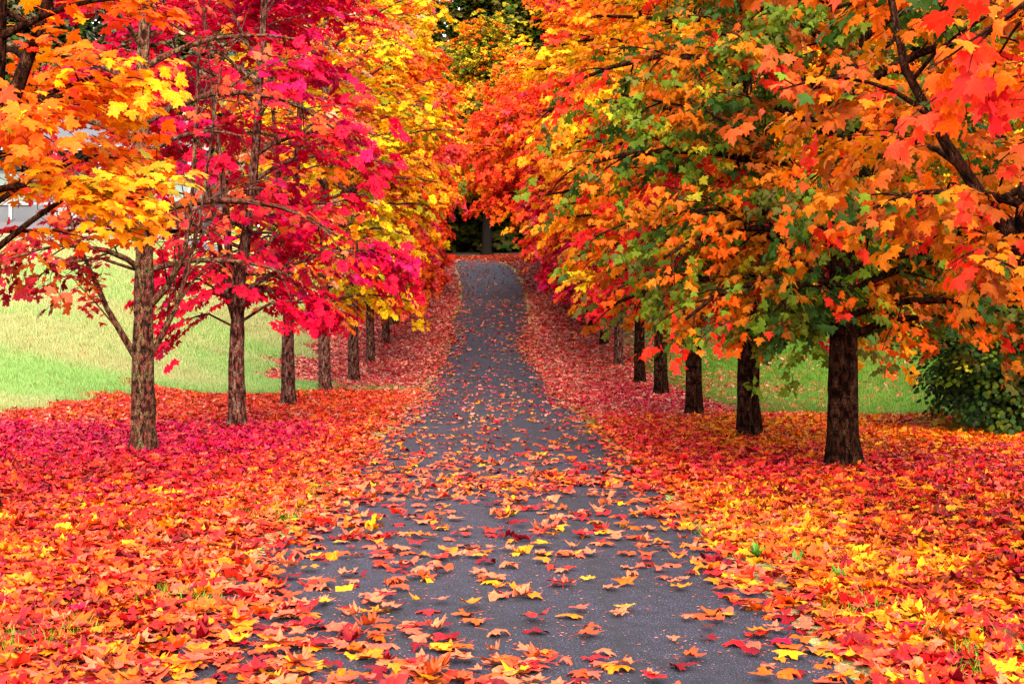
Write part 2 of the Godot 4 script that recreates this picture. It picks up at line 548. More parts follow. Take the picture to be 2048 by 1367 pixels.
		var sc: float = rng.randf_range(0.82, 1.2) * spec.get("size", 1.0)
		var b := Basis(x * sc * (1.0 if rng.randf() < 0.5 else -1.0), z.cross(x) * sc, z * sc)
		push(buf, b, at, col)
		if near:
			var fx := frame_x(w)
			var fy := frame_y(w)
			if fx > 5 and fx < 2043 and fy > 5 and fy < 1362:
				seen.append([-w.z - absf(at.x) * 0.02, k, pal, col])
	swarm(root, "crown", sprig, M.leaf, buf)
	var most: int = spec.get("pieces", 0)
	if most > 0:
		seen.sort_custom(func(a, b): return a[0] < b[0])
		var used := 0
		for e in seen:
			if used >= most:
				break
			for j in 2:
				var site = sites[e[1]]
				var col := crown_tone(pick(e[2], rng.randf()))
				var lf := part(root, "leaf", leaf_mesh(rng.randi() % 4, col, false), M.leaf)
				var z: Vector3 = (site[1].rotated(Vector3.UP, rng.randf_range(-1.2, 1.2)) + Vector3(0, rng.randf_range(-1.0, -0.1), 0)).normalized()
				var up := (Vector3.UP + Vector3(rng.randf_range(-0.5, 0.5), 0, rng.randf_range(0.1, 0.9))).normalized()
				var x := up.cross(z).normalized()
				var sc: float = rng.randf_range(0.08, 0.11) * spec.get("size", 1.0)
				lf.transform = Transform3D(Basis(x * sc, z.cross(x) * sc, z * sc), site[0] + Vector3(rng.randf_range(-0.09, 0.09), rng.randf_range(-0.12, 0.03), rng.randf_range(0.0, 0.1)))
				used += 1
	return root

# ---------------------------------------------------------------- textures and materials
func grey(size: int, freq: float, seed_value: int, kind := FastNoiseLite.TYPE_SIMPLEX_SMOOTH, octaves := 4, fractal := FastNoiseLite.FRACTAL_FBM) -> PackedByteArray:
	var n := FastNoiseLite.new()
	n.noise_type = kind
	n.seed = seed_value
	n.frequency = freq
	n.fractal_type = fractal
	n.fractal_octaves = octaves
	var im := n.get_seamless_image(size, size)
	im.convert(Image.FORMAT_L8)
	return im.get_data()

func picture(size: int, f: Callable) -> ImageTexture:
	var out := PackedByteArray()
	out.resize(size * size * 3)
	for k in size * size:
		var c: Color = f.call(k)
		out[k * 3] = clampi(int(c.r * 255.0), 0, 255)
		out[k * 3 + 1] = clampi(int(c.g * 255.0), 0, 255)
		out[k * 3 + 2] = clampi(int(c.b * 255.0), 0, 255)
	return ImageTexture.create_from_image(Image.create_from_data(size, size, false, Image.FORMAT_RGB8, out))

func material(albedo: Color, rough: float, called: String) -> StandardMaterial3D:
	var m := StandardMaterial3D.new()
	m.resource_name = called
	m.albedo_color = albedo
	m.roughness = rough
	m.metallic_specular = 0.35
	m.cull_mode = BaseMaterial3D.CULL_DISABLED
	return m

func bark_material(called: String, dark: Color, light: Color, lichen: Color, lichen_from: float, seed_value: int) -> StandardMaterial3D:
	var size := 384
	var a := grey(size, 0.022, seed_value, FastNoiseLite.TYPE_SIMPLEX_SMOOTH, 5)
	var b := grey(size, 0.06, seed_value + 1, FastNoiseLite.TYPE_CELLULAR, 2)
	var p := grey(size, 0.012, seed_value + 2, FastNoiseLite.TYPE_SIMPLEX_SMOOTH, 5)
	var q := grey(size, 0.11, seed_value + 3, FastNoiseLite.TYPE_SIMPLEX_SMOOTH, 3)
	var tex := picture(size, func(k: int) -> Color:
		var c := dark.lerp(light, smoothstep(0.34, 0.68, a[k] / 255.0 * 0.85 + b[k] / 255.0 * 0.15))
		c = c.lerp(lichen, 0.85 * smoothstep(lichen_from, lichen_from + 0.1, p[k] / 255.0 * 0.55 + q[k] / 255.0 * 0.45))
		return c)
	var relief := picture(size, func(k: int) -> Color:
		var g := a[k] / 255.0 * 0.6 + b[k] / 255.0 * 0.3 + q[k] / 255.0 * 0.2
		return Color(g, g, g))
	var m := material(Color.WHITE, 0.9, called)
	m.albedo_texture = tex
	m.heightmap_enabled = true
	m.heightmap_texture = relief
	m.heightmap_scale = 6.0
	m.uv1_triplanar = true
	m.uv1_scale = Vector3(2.2, 0.8, 2.2)
	return m

func make_materials() -> void:
	for e in [["crimson", 230, 4, 62], ["magenta", 210, 6, 90], ["red", 222, 28, 34], ["blush", 252, 164, 148], ["scarlet", 245, 46, 24], ["coral", 252, 68, 34], ["salmon", 248, 96, 70], ["pink", 240, 70, 90], ["orange", 252, 96, 10], ["amber", 254, 134, 8], ["yellow", 250, 170, 14], ["lime", 186, 190, 34], ["green", 104, 138, 26], ["deep_green", 52, 92, 24], ["brown", 150, 76, 36], ["peach", 232, 122, 84], ["umber", 112, 44, 22], ["maroon", 132, 10, 28], ["rust", 206, 80, 34], ["brick", 188, 36, 46], ["tawny", 206, 94, 6], ["bronze", 166, 70, 4], ["forest", 34, 62, 26], ["olive", 96, 104, 36], ["sage", 104, 124, 92]]:
		C[e[0]] = lin(e[1], e[2], e[3])
	# leaf: pale veins and mottling over a white blade, tinted by each leaf's own colour
	var size := 128
	var mot := grey(size, 0.05, 5)
	var mot2 := grey(size, 0.12, 6)
	var tips := [Vector2(0, 1.0), Vector2(0.72, 0.31), Vector2(-0.72, 0.31), Vector2(0.38, -0.05), Vector2(-0.38, -0.05)]
	var veins := picture(size, func(k: int) -> Color:
		var q := Vector2(((k % size + 0.5) / size - 0.5) / 0.6, (0.95 - (k / size + 0.5) / size) / 0.8)
		var vein := 0.0
		for t in tips:
			var along_tip: float = clampf(q.dot(t) / t.length_squared(), 0.0, 1.0)
			var w: float = (q - t * along_tip).length()
			vein = maxf(vein, exp(-pow(w / (0.022 * (1.15 - along_tip)), 2.0)))
			var rib: float = absf(fposmod(along_tip * 6.0 - w * 4.0, 1.0) - 0.5)
			vein = maxf(vein, 0.35 * smoothstep(0.06, 0.0, rib) * smoothstep(0.3, 0.02, w))
		var spot: float = smoothstep(0.70, 0.78, mot[k] / 255.0 * 0.6 + mot2[k] / 255.0 * 0.4)
		var g := (0.84 + 0.22 * (mot[k] / 255.0 - 0.5)) * (1.0 - 0.45 * spot)
		return Color(minf(g + 0.1 * vein, 1.0), minf(g * 0.93 + 0.2 * vein, 1.0), minf(g * 0.9 + 0.2 * vein, 1.0)))
	var leaf := material(Color.WHITE, 0.6, "maple leaf")
	leaf.metallic_specular = 0.22
	leaf.vertex_color_use_as_albedo = true
	leaf.albedo_texture = veins
	leaf.backlight_enabled = true
	leaf.backlight = Color(1.0, 1.0, 1.0)
	M.leaf = leaf
	var fallen: StandardMaterial3D = leaf.duplicate()
	fallen.resource_name = "fallen leaf"
	fallen.backlight = Color(0.4, 0.4, 0.4)
	fallen.roughness = 0.55
	fallen.metallic_specular = 0.2
	M.fallen = fallen
	M.bark = bark_material("grey brown bark", Color8(24, 9, 8), Color8(86, 44, 38), Color8(118, 100, 86), 0.57, 21)
	M.mossy_bark = bark_material("mossy bark", Color8(22, 9, 8), Color8(86, 46, 38), Color8(98, 92, 60), 0.535, 31)
	M.dark_bark = bark_material("dark bark", Color8(8, 3, 2), Color8(40, 17, 10), Color8(74, 50, 36), 0.59, 41)
	M.black_bark = material(Color8(14, 11, 10), 0.95, "black bark")
	for k in ["bark", "mossy_bark", "dark_bark", "black_bark"]:
		M[k].metallic_specular = 0.08
	# asphalt
	size = 512
	var g1 := grey(size, 0.24, 51, FastNoiseLite.TYPE_SIMPLEX, 2)
	var g2 := grey(size, 0.012, 52, FastNoiseLite.TYPE_SIMPLEX_SMOOTH, 4)
	var g3 := grey(size, 0.16, 53, FastNoiseLite.TYPE_CELLULAR, 1)
	var g4 := grey(size, 0.13, 54, FastNoiseLite.TYPE_SIMPLEX, 2)
	var road := material(Color.WHITE, 0.7, "asphalt")
	road.metallic_specular = 0.34
	road.albedo_texture = picture(size, func(k: int) -> Color:
		var t := 0.066 + 0.085 * (g1[k] / 255.0 - 0.5) + 0.07 * (g2[k] / 255.0 - 0.5) + 0.42 * smoothstep(0.80, 0.95, g4[k] / 255.0) - 0.07 * smoothstep(0.3, 0.1, g4[k] / 255.0)
		return Color(t * 1.0, t * 0.88, t * 1.34))
	road.vertex_color_use_as_albedo = true
	road.heightmap_enabled = true
	road.heightmap_texture = picture(size, func(k: int) -> Color:
		var t := 0.6 * g1[k] / 255.0 + 0.4 * g3[k] / 255.0
		return Color(t, t, t))
	road.heightmap_scale = 0.6
	road.uv1_triplanar = true
	road.uv1_world_triplanar = true
	road.uv1_scale = Vector3(0.9, 0.9, 0.9)
	M.road = road
	# soil and turf, tinted by the vertex colours
	var s1 := grey(size, 0.05, 61, FastNoiseLite.TYPE_SIMPLEX_SMOOTH, 5)
	var s2 := grey(size, 0.22, 62, FastNoiseLite.TYPE_SIMPLEX, 3)
	var soil := material(Color.WHITE, 0.95, "turf and soil")
	soil.vertex_color_use_as_albedo = true
	soil.albedo_texture = picture(size, func(k: int) -> Color:
		var t := 0.72 + 0.4 * (s1[k] / 255.0 - 0.5) + 0.5 * (s2[k] / 255.0 - 0.5)
		return Color(t, t, t * 0.95))
	soil.heightmap_enabled = true
	soil.heightmap_texture = picture(size, func(k: int) -> Color:
		var t := 0.4 * s1[k] / 255.0 + 0.6 * s2[k] / 255.0
		return Color(t, t, t))
	soil.heightmap_scale = 4.0
	soil.uv1_triplanar = true
	soil.uv1_world_triplanar = true
	soil.uv1_scale = Vector3(0.45, 0.45, 0.45)
	M.soil = soil
	var grass := material(Color.WHITE, 0.6, "grass blade")
	grass.vertex_color_use_as_albedo = true
	grass.backlight_enabled = true
	grass.backlight = Color(0.9, 0.9, 0.9)
	M.grass = grass
	M.wall = material(Color8(62, 64, 70), 0.8, "grey siding")
	M.roof = material(Color8(52, 54, 60), 0.85, "roofing")
	M.white = material(Color8(96, 96, 102), 0.5, "white paint")
	var pane := material(Color8(60, 84, 84), 0.08, "window glass")
	pane.metallic_specular = 0.6
	M.pane = pane
	M.lane = material(Color8(66, 62, 70), 0.9, "pale lane")

# ---------------------------------------------------------------- the place
func _ready() -> void:
	var cam := Camera3D.new()
	cam.name = "camera"
	cam.fov = rad_to_deg(2.0 * atan(683.5 / FOCAL))
	cam.position = Vector3(0, EYE, 0)
	cam.rotation = Vector3(-atan(28.5 / FOCAL), -atan(39.0 / FOCAL), 0)
	cam.near = 0.1
	cam.far = 900.0
	add_child(cam)
	cam.current = true

	var env := Environment.new()
	env.background_mode = Environment.BG_SKY
	var sm := ProceduralSkyMaterial.new()
	sm.sky_top_color = Color(0.80, 0.86, 0.95)
	sm.sky_horizon_color = Color(0.93, 0.94, 0.95)
	sm.sky_curve = 0.2
	sm.ground_bottom_color = Color(0.30, 0.26, 0.22)
	sm.ground_horizon_color = Color(0.6, 0.58, 0.55)
	sm.sun_angle_max = 30.0
	var cl := NoiseTexture2D.new()
	cl.width = 512
	cl.height = 256
	cl.seamless = true
	cl.noise = FastNoiseLite.new()
	cl.noise.seed = 4
	cl.noise.frequency = 0.008
	var ramp := Gradient.new()
	ramp.set_color(0, Color(1, 1, 1, 0.0))
	ramp.set_color(1, Color(1, 1, 1, 0.35))
	cl.color_ramp = ramp
	sm.sky_cover = cl
	sm.sky_cover_modulate = Color(0.8, 0.8, 0.82, 0.5)
	var sky := Sky.new()
	sky.sky_material = sm
	env.sky = sky
	env.tonemap_mode = Environment.TONE_MAPPER_LINEAR
	env.tonemap_exposure = 4.8
	env.background_energy_multiplier = 1.0
	env.sdfgi_enabled = true
	env.ssao_enabled = true
	env.ssil_enabled = true
	var we := WorldEnvironment.new()
	we.name = "world_environment"
	we.environment = env
	add_child(we)

	var sun := DirectionalLight3D.new()
	sun.name = "sun"
	sun.light_energy = 1.6
	sun.light_angular_distance = 40.0
	sun.light_color = Color(1.0, 0.95, 0.87)
	sun.shadow_enabled = true
	sun.rotation_degrees = Vector3(-36, 4, 0)
	add_child(sun)

	noise_a.seed = 11
	noise_a.frequency = 0.04
	noise_a.fractal_octaves = 3
	noise_b.seed = 23
	noise_b.frequency = 0.05
	noise_b.fractal_octaves = 2
	make_materials()
	sprigs["maple"] = make_sprig(101, 9, 0.095, 0.55, false)
	sprigs["maple_near"] = make_sprig(131, 6, 0.105, 0.55, true)
	sprigs["hanging"] = make_sprig(102, 8, 0.095, 1.5, false)
	sprigs["hanging_near"] = make_sprig(132, 6, 0.105, 1.5, true)
	sprigs["wide"] = make_sprig(103, 13, 0.125, 0.6, false)
	sprigs["round"] = make_sprig(104, 8, 0.075, 0.5, false, ROUND)
	sprigs["dense"] = make_sprig(105, 12, 0.30, 0.6, false, ROUND)

	build_ground()
	build_path()
	build_backdrop()
	build_trees()
	build_shrubs()
	build_litter()
	build_grass()
	build_weeds()

func build_ground() -> void:
	var xs := PackedFloat32Array()
	var x := -130.0
	while x < 130.0:
		xs.append(x)
		var a := absf(x + 0.01)
		x += 0.25 if a < 3.0 else 0.5 if a < 14.0 else 2.5 if a < 40.0 else 10.0
	var ds := PackedFloat32Array()
	var d := -25.0
	while d < 320.0:
		ds.append(d)
		d += 2.0 if d < 2.0 else 0.4 if d < 40.0 else 0.8 if d < 116.0 else 8.0
	var s := Shape.new()
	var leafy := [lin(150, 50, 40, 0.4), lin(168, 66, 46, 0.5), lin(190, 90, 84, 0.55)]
	for dd in ds:
		for xx in xs:
			var e := 0.2
			var p := on_ground(xx, dd)
			var nn := Vector3(height(xx - e, dd) - height(xx + e, dd), 2.0 * e, -(height(xx, dd - e) - height(xx, dd + e))).normalized()
			var w := noise_a.get_noise_2d(xx * 4.0, dd * 4.0)
			var w2 := noise_b.get_noise_2d(xx * 1.6, dd * 2.6)
			var green := lin(166, 200, 104, 0.66).lerp(lin(208, 196, 130, 0.64), smoothstep(-0.4, 0.6, w2 + 0.25 * w + 0.35 * smoothstep(34.0, 46.0, dd) * smoothstep(-6.0, -10.0, xx)))
			if xx > 3.0:
				green = lin(112, 174, 48, 0.5).lerp(lin(150, 160, 62, 0.5), smoothstep(0.0, 0.4, w2))
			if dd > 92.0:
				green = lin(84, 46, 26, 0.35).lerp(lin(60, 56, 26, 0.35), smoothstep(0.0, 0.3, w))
			var cv := cover(xx, dd) if absf(xx) < 15.0 and dd < 104.0 and dd > -5.0 else 0.0
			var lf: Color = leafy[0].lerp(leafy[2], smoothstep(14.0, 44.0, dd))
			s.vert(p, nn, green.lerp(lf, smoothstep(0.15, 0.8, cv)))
	var m := xs.size()
	for j in ds.size() - 1:
		for k in m - 1:
			var a := j * m + k
			s.tri(a, a + 1, a + m, Vector3.UP)
			s.tri(a + 1, a + m + 1, a + m, Vector3.UP)
	part(self, "ground", s.mesh(), M.soil, "structure")

func build_path() -> void:
	var s := Shape.new()
	var d := -12.0
	var cross := [-1.62, -1.5, -0.75, 0.0, 0.75, 1.5, 1.62]
	var rows := 0
	while d < 108.0:
		for k in cross.size():
			var ragged := 0.05 * noise_a.get_noise_2d(d * 30.0, k * 90.0) if k in [0, 1, 5, 6] else 0.0
			var x: float = along(BEND, d) + cross[k] + ragged
			var y := along(ROAD, d) + 0.035 * clampf(x, -6.0, 6.0) * smoothstep(33.0, 46.0, d)
			y += 0.022 - 0.03 * pow(absf(cross[k]) / 1.5, 2.0) * 0.6 - (0.09 if k in [0, 6] else 0.0)
			s.vert(Vector3(x, y, -d), Vector3.UP, Color.WHITE * (0.95 + 0.5 * noise_b.get_noise_2d(x * 14.0, d * 5.0) + 0.25 * noise_a.get_noise_2d(x * 40.0, d * 12.0)))
		rows += 1
		d += 0.5
	var m := cross.size()
	for j in rows - 1:
		for k in m - 1:
			var a := j * m + k
			s.tri(a, a + 1, a + m, Vector3.UP)
			s.tri(a + 1, a + m + 1, a + m, Vector3.UP)
	part(self, "path", s.mesh(), M.road, "structure")
	# the pale lane that runs past the house at the top of the field
	s = Shape.new()
	rows = 0
	var x := -60.0
	while x < -8.0:
		for k in 2:
			s.vert(on_ground(x, 56.5 + k * 3.0, 0.05), Vector3.UP, Color.WHITE)
		rows += 1
		x += 1.0
	for j in rows - 1:
		s.tri(j * 2, j * 2 + 1, j * 2 + 2, Vector3.UP)
		s.tri(j * 2 + 1, j * 2 + 3, j * 2 + 2, Vector3.UP)
	part(self, "lane", s.mesh(), M.lane, "structure")

func build_backdrop() -> void:
	# the house beyond the field
	var at := on_ground(-18.6, 64.0)
	var h := thing("house", at, "grey single-storey house with white porch posts beyond the green field", "house")
	var s := Shape.new()
	s.box(Vector3(0, 1.6, -2.0), Vector3(12.0, 3.8, 5.0))
	part(h, "wall", s.mesh(), M.wall)
	s = Shape.new()
	var ridge := [Vector3(-6.6, 3.52, 2.2), Vector3(6.6, 3.52, 2.2), Vector3(6.2, 5.2, -2.0), Vector3(-6.2, 5.2, -2.0), Vector3(-6.6, 3.52, -5.2), Vector3(6.6, 3.52, -5.2)]
	for f in [[0, 1, 2, 3], [3, 2, 5, 4]]:
		var nn: Vector3 = (ridge[f[1]] - ridge[f[0]]).cross(ridge[f[2]] - ridge[f[0]]).normalized()
		nn = nn if nn.y > 0.0 else -nn
		var k := s.v.size()
		for q in f:
			s.vert(ridge[q], nn, Color.WHITE)
		s.tri(k, k + 1, k + 2, nn)
		s.tri(k, k + 2, k + 3, nn)
		for q in f:
			s.vert(ridge[q] - Vector3(0, 0.15, 0), -nn, Color.WHITE)
		s.tri(k + 4, k + 5, k + 6, -nn)
		s.tri(k + 4, k + 6, k + 7, -nn)
	part(h, "roof", s.mesh(), M.roof)
	s = Shape.new()
	s.box(Vector3(0, 3.42, 2.15), Vector3(13.2, 0.22, 0.08))
	part(h, "fascia", s.mesh(), M.white)
	s = Shape.new()
	s.box(Vector3(0, 0.12, 1.3), Vector3(12.0, 0.3, 1.6))
	part(h, "porch_floor", s.mesh(), M.lane)
	for k in 7:
		s = Shape.new()
		s.box(Vector3(-5.7 + k * 1.9, 1.85, 2.0), Vector3(0.14, 2.95, 0.14))
		part(h, "porch_post", s.mesh(), M.white)
	for k in 6:
		s = Shape.new()
		s.box(Vector3(-4.75 + k * 1.9, 1.05, 2.0), Vector3(1.74, 0.09, 0.07))
		part(h, "railing", s.mesh(), M.white)
	for k in 5:
		if k == 2:
			s = Shape.new()
			s.box(Vector3(0, 1.35, 0.53), Vector3(1.0, 2.1, 0.06))
			part(h, "door", s.mesh(), M.white)
			continue
		var wx := -4.6 + k * 2.3
		s = Shape.new()
		s.box(Vector3(wx, 2.55, 0.53), Vector3(1.5, 0.1, 0.08))
		s.box(Vector3(wx, 1.15, 0.53), Vector3(1.5, 0.1, 0.08))
		s.box(Vector3(wx - 0.7, 1.85, 0.53), Vector3(0.1, 1.29, 0.07))
		s.box(Vector3(wx + 0.7, 1.85, 0.53), Vector3(0.1, 1.29, 0.07))
		s.box(Vector3(wx, 1.85, 0.53), Vector3(0.07, 1.29, 0.06))
		var f := part(h, "window", s.mesh(), M.white)
		s = Shape.new()
		s.box(Vector3(wx, 1.85, 0.515), Vector3(1.32, 1.3, 0.03))
		part(f, "pane", s.mesh(), M.pane)
	# far woods: dark evergreens round the head of the avenue and behind the field
	var dark := [["deep_green", 1.8], ["olive", 3.2], ["green", 1.2], ["lime", 0.4]]
	var where := [
		[-7.5, 124.0, 30.0, "tall dark evergreen towering over the avenue's far end, on its field side"], [-1.0, 132.0, 33.0, "tallest dark evergreen rising straight above the far end of the path"], [5.5, 126.0, 31.0, "tall dark evergreen over the far end of the path, on its bush side"],
		[-14.0, 118.0, 26.0, "dark evergreen half hidden behind the coral maples of the field side"], [12.0, 120.0, 27.0, "dark evergreen half hidden behind the orange maples of the bush side"],
		[-25.0, 112.0, 22.0, "greyish green tree behind the field, nearest the avenue"], [-33.0, 104.0, 20.0, "greyish green tree rising behind the grey house roof"], [-42.0, 108.0, 22.0, "greyish green tree behind the far end of the grey house"], [-20.0, 92.0, 15.0, "low greyish green tree just behind the grey house"],
		[-55.0, 140.0, 30.0, "far evergreen in the back row, outermost behind the field"], [-44.0, 146.0, 32.0, "far evergreen in the back row, second from its outer end behind the field"], [-33.0, 142.0, 31.0, "far evergreen in the back row, behind the gap over the grey house"], [-22.0, 147.0, 33.0, "far evergreen in the back row, behind the mossy maple's top"], [-11.5, 146.0, 35.0, "far evergreen in the back row, behind the crimson maple's top"],
		[10.0, 146.0, 35.0, "far evergreen in the back row, just bush-side of the path's end"], [21.0, 144.0, 33.0, "far evergreen in the back row, behind the amber maples"], [32.0, 142.0, 31.0, "far evergreen in the back row, behind the half green maple"], [43.0, 140.0, 30.0, "far evergreen in the back row, outermost behind the meadow"],
		[-38.5, 152.0, 36.0, "far evergreen deepest in the back row, over the house roof's outer half"], [-27.5, 154.0, 36.0, "far evergreen deepest in the back row, over the house roof's avenue half"], [0.0, 150.0, 38.0, "far evergreen deepest in the back row, straight over the path's end"],
		[20.0, 74.0, 18.0, "dark evergreen beyond the bright meadow, behind the leafy bush"], [27.0, 84.0, 20.0, "dark evergreen far behind the bright meadow"], [13.5, 60.0, 13.0, "dark green tree on the slope behind the avenue's bush side"], [17.5, 50.0, 12.0, "dark green tree at the top of the bright meadow"],
	]
	for e in where:
		make_tree({x = e[0], d = e[1], r = 0.34, tall = e[2], low = 1.0, reach = 5.4, limbs = 80, dense = 0.9, leaf = "dense", size = 1.15, bark = "dark_bark", label = e[3], loose = 0.55, called = "evergreen_tree" if e[1] > 95.0 and e[0] > -20.0 else "far_tree", group = "woods behind the avenue", colours = dark if e[0] > -16.0 else [["sage", 2.0], ["deep_green", 1.0], ["olive", 1.0]]})
	for e in [[-33.0, 79.0, 7.5, "wide sage green bush behind the house, outermost of five"], [-27.5, 77.0, 6.5, "sage green bush behind the house, second of five from the outer end"], [-22.0, 78.0, 7.0, "sage green bush behind the middle of the house"], [-16.5, 77.0, 6.5, "sage green bush behind the house's avenue end"], [-11.0, 80.0, 7.0, "sage green bush just past the house, nearest the avenue"]]:
		make_bush("background_bush", on_ground(e[0], e[1]), 3.4, e[2], 1800, "dense", [["sage", 2.0], ["deep_green", 1.0], ["olive", 1.2]], e[3], 1.0, 0)
	for e in [[-2.6, 110.5, "dark undergrowth bush beside the black trunk at the path's far bend"], [1.6, 108.5, "dark undergrowth bush behind the black trunk at the path's far bend"], [-6.6, 114.0, "dark undergrowth bush where the far path disappears"]]:
		make_bush("undergrowth_bush", on_ground(e[0], e[1]), 2.6, 4.6, 1500, "dense", dark, e[2], 1.0, 0)

func build_trees() -> void:
	# ---- the row along the field
	make_tree({x = -4.15, d = 11.6, r = 0.19, tall = 8.5, low = 2.5, reach = 1.75, limbs = 24, dense = 1.0, leaf = "maple_near", bark = "dark_bark", pieces = 300, lean = Vector3(-0.25, 0, 0.0), droop = 0.9,
		stems = [[[Vector3(0, -0.15, 0), Vector3(-0.02, 1.0, 0), Vector3(0.02, 2.0, 0), Vector3(0.12, 2.9, 0), Vector3(0.22, 3.8, 0.05), Vector3(0.3, 5.0, 0.1), Vector3(0.3, 8.2, 0.1)], 0.19, 0.03], [[Vector3(0.08, 2.75, 0), Vector3(0.3, 3.3, -0.05), Vector3(0.52, 3.95, -0.1), Vector3(0.75, 4.8, -0.2), Vector3(0.95, 6.6, -0.2)], 0.075, 0.02]],
		extra = [[[Vector3(0.02, 2.0, 0), Vector3(0.5, 2.35, 0.1), Vector3(0.9, 2.6, 0.2), Vector3(1.25, 2.55, 0.25), Vector3(1.5, 2.45, 0.3)], 0.03], [[Vector3(0.15, 3.0, 0), Vector3(0.6, 3.3, 0.25), Vector3(1.1, 3.45, 0.4), Vector3(1.6, 3.35, 0.5)], 0.03], [[Vector3(0.05, 2.4, 0), Vector3(0.4, 2.75, -0.3), Vector3(0.9, 2.95, -0.5), Vector3(1.3, 2.85, -0.6)], 0.03]],
		colours = [["coral", 0.6], ["orange", 4.4], ["amber", 3.6], ["yellow", 0.2], ["lime", 0.2]], label = "golden orange maple, nearest the camera on the field side, its dark trunk forking high"})
	make_tree({x = -4.18, d = 17.4, r = 0.155, tall = 9.0, low = 1.95, reach = 2.7, limbs = 24, dense = 0.15, leaf = "maple_near", bark = "mossy_bark", pieces = 260, droop = 1.2, hollow = 1.0, lean = Vector3(-0.2, 0, -0.45),
		extra = [
			[[Vector3(-0.06, 1.12, 0), Vector3(-0.22, 1.4, 0.03), Vector3(-0.42, 1.75, 0.05), Vector3(-0.6, 2.2, 0.1), Vector3(-0.78, 2.6, 0.12), Vector3(-0.95, 3.4, 0.15)], 0.05, [["brick", 2], ["maroon", 1.5], ["rust", 1.2], ["pink", 0.4]], 2.5],
			[[Vector3(0.06, 1.15, 0), Vector3(0.22, 1.4, 0.04), Vector3(0.4, 1.75, 0.06), Vector3(0.55, 2.2, 0.08), Vector3(0.72, 2.9, 0.1), Vector3(0.95, 4.6, 0.1)], 0.042, null, 0.16],
			[[Vector3(0.05, 1.75, 0), Vector3(0.3, 2.0, 0.08), Vector3(0.52, 2.4, 0.12), Vector3(0.62, 3.2, 0.12), Vector3(0.7, 5.0, 0.1)], 0.05, null, 0.12],
			[[Vector3(-0.05, 2.2, 0), Vector3(-0.5, 2.35, 0.1), Vector3(-1.0, 2.25, 0.2), Vector3(-1.35, 2.0, 0.25)], 0.022, [["brick", 2], ["maroon", 1.5], ["rust", 1.2], ["pink", 0.4]], 5.0],
			[[Vector3(-0.05, 2.6, 0), Vector3(-0.6, 2.8, 0.1), Vector3(-1.3, 2.6, 0.2), Vector3(-1.7, 2.3, 0.25)], 0.022, [["brick", 2], ["maroon", 1.5], ["rust", 1.2], ["pink", 0.4]], 5.5]],
		colours = [["maroon", 0.7], ["brick", 2.2], ["rust", 1.6], ["coral", 1.0], ["salmon", 0.9], ["crimson", 0.5]], label = "mossy maple with sparse rusty red leaves and two low limbs forking in a Y"})
	make_tree({x = -3.77, d = 21.4, r = 0.14, tall = 9.6, low = 1.75, reach = 3.1, limbs = 50, dense = 1.2, leaf = "maple", bark = "bark", pieces = 300, droop = 1.1, vase = 1.0, hollow = 0.9, lean = Vector3(-0.08, 0, -0.35),
		stems = [[[Vector3(0, -0.15, 0), Vector3(0.0, 1.0, 0), Vector3(0.03, 2.1, 0), Vector3(0.17, 3.0, 0.0), Vector3(0.3, 4.2, 0.05), Vector3(0.42, 6.0, 0.1), Vector3(0.5, 9.0, 0.1)], 0.14, 0.03], [[Vector3(0.0, 1.95, 0), Vector3(-0.1, 2.5, 0.05), Vector3(-0.14, 3.3, 0.1), Vector3(-0.3, 4.6, 0.1), Vector3(-0.6, 7.6, 0.1)], 0.085, 0.02], [[Vector3(-0.02, 1.6, 0), Vector3(-0.17, 2.1, -0.05), Vector3(-0.3, 2.9, -0.15), Vector3(-0.6, 4.2, -0.3), Vector3(-1.2, 6.6, -0.4)], 0.06, 0.018]],
		extra = [[[Vector3(0.05, 2.0, 0), Vector3(0.7, 2.35, 0.2), Vector3(1.4, 2.6, 0.3), Vector3(2.0, 2.62, 0.4), Vector3(2.6, 2.4, 0.4)], 0.035, null, 1.3], [[Vector3(0.1, 2.4, 0), Vector3(0.6, 2.9, -0.2), Vector3(1.2, 3.3, -0.3), Vector3(1.9, 3.5, -0.3)], 0.035, null, 0.7], [[Vector3(0.02, 1.55, 0), Vector3(0.5, 1.85, 0.1), Vector3(1.0, 1.9, 0.2), Vector3(1.4, 1.75, 0.2)], 0.025, null, 2.2], [[Vector3(-0.02, 1.5, 0), Vector3(-0.4, 1.7, 0.1), Vector3(-0.75, 1.6, 0.2), Vector3(-0.95, 1.4, 0.2)], 0.02, null, 2.2], [[Vector3(-0.02, 1.9, 0), Vector3(-0.5, 2.2, 0.2), Vector3(-0.95, 2.2, 0.3), Vector3(-1.25, 1.9, 0.3)], 0.022, null, 2.0]],
		colours = [["crimson", 6.0], ["magenta", 2.2], ["red", 0.4]], label = "brilliant crimson maple whose trunk splits into three stems, second trunk from the mossy one"})
	make_tree({x = -3.9, d = 27.7, r = 0.15, tall = 13.0, low = 1.9, vase = 0.5, reach = 2.3, limbs = 40, dense = 0.85, leaf = "maple", bark = "bark", pieces = 300, hollow = 0.9, lean = Vector3(-0.1, 0, -0.3),
		stems = [[[Vector3(0, -0.15, 0), Vector3(0.0, 1.2, 0), Vector3(0.02, 2.6, 0), Vector3(0.14, 4.0, 0.0), Vector3(0.25, 6.0, 0.05), Vector3(0.3, 10.4, 0.1)], 0.15, 0.03], [[Vector3(0.0, 2.4, 0), Vector3(-0.12, 3.4, 0.05), Vector3(-0.2, 5.0, 0.1), Vector3(-0.6, 8.6, 0.1)], 0.085, 0.02]],
		colours = [["pink", 0.5], ["coral", 1.6], ["salmon", 2.2], ["blush", 1.2], ["orange", 1.4], ["amber", 1.8]], label = "salmon pink maple with a forked trunk just behind the crimson one"})
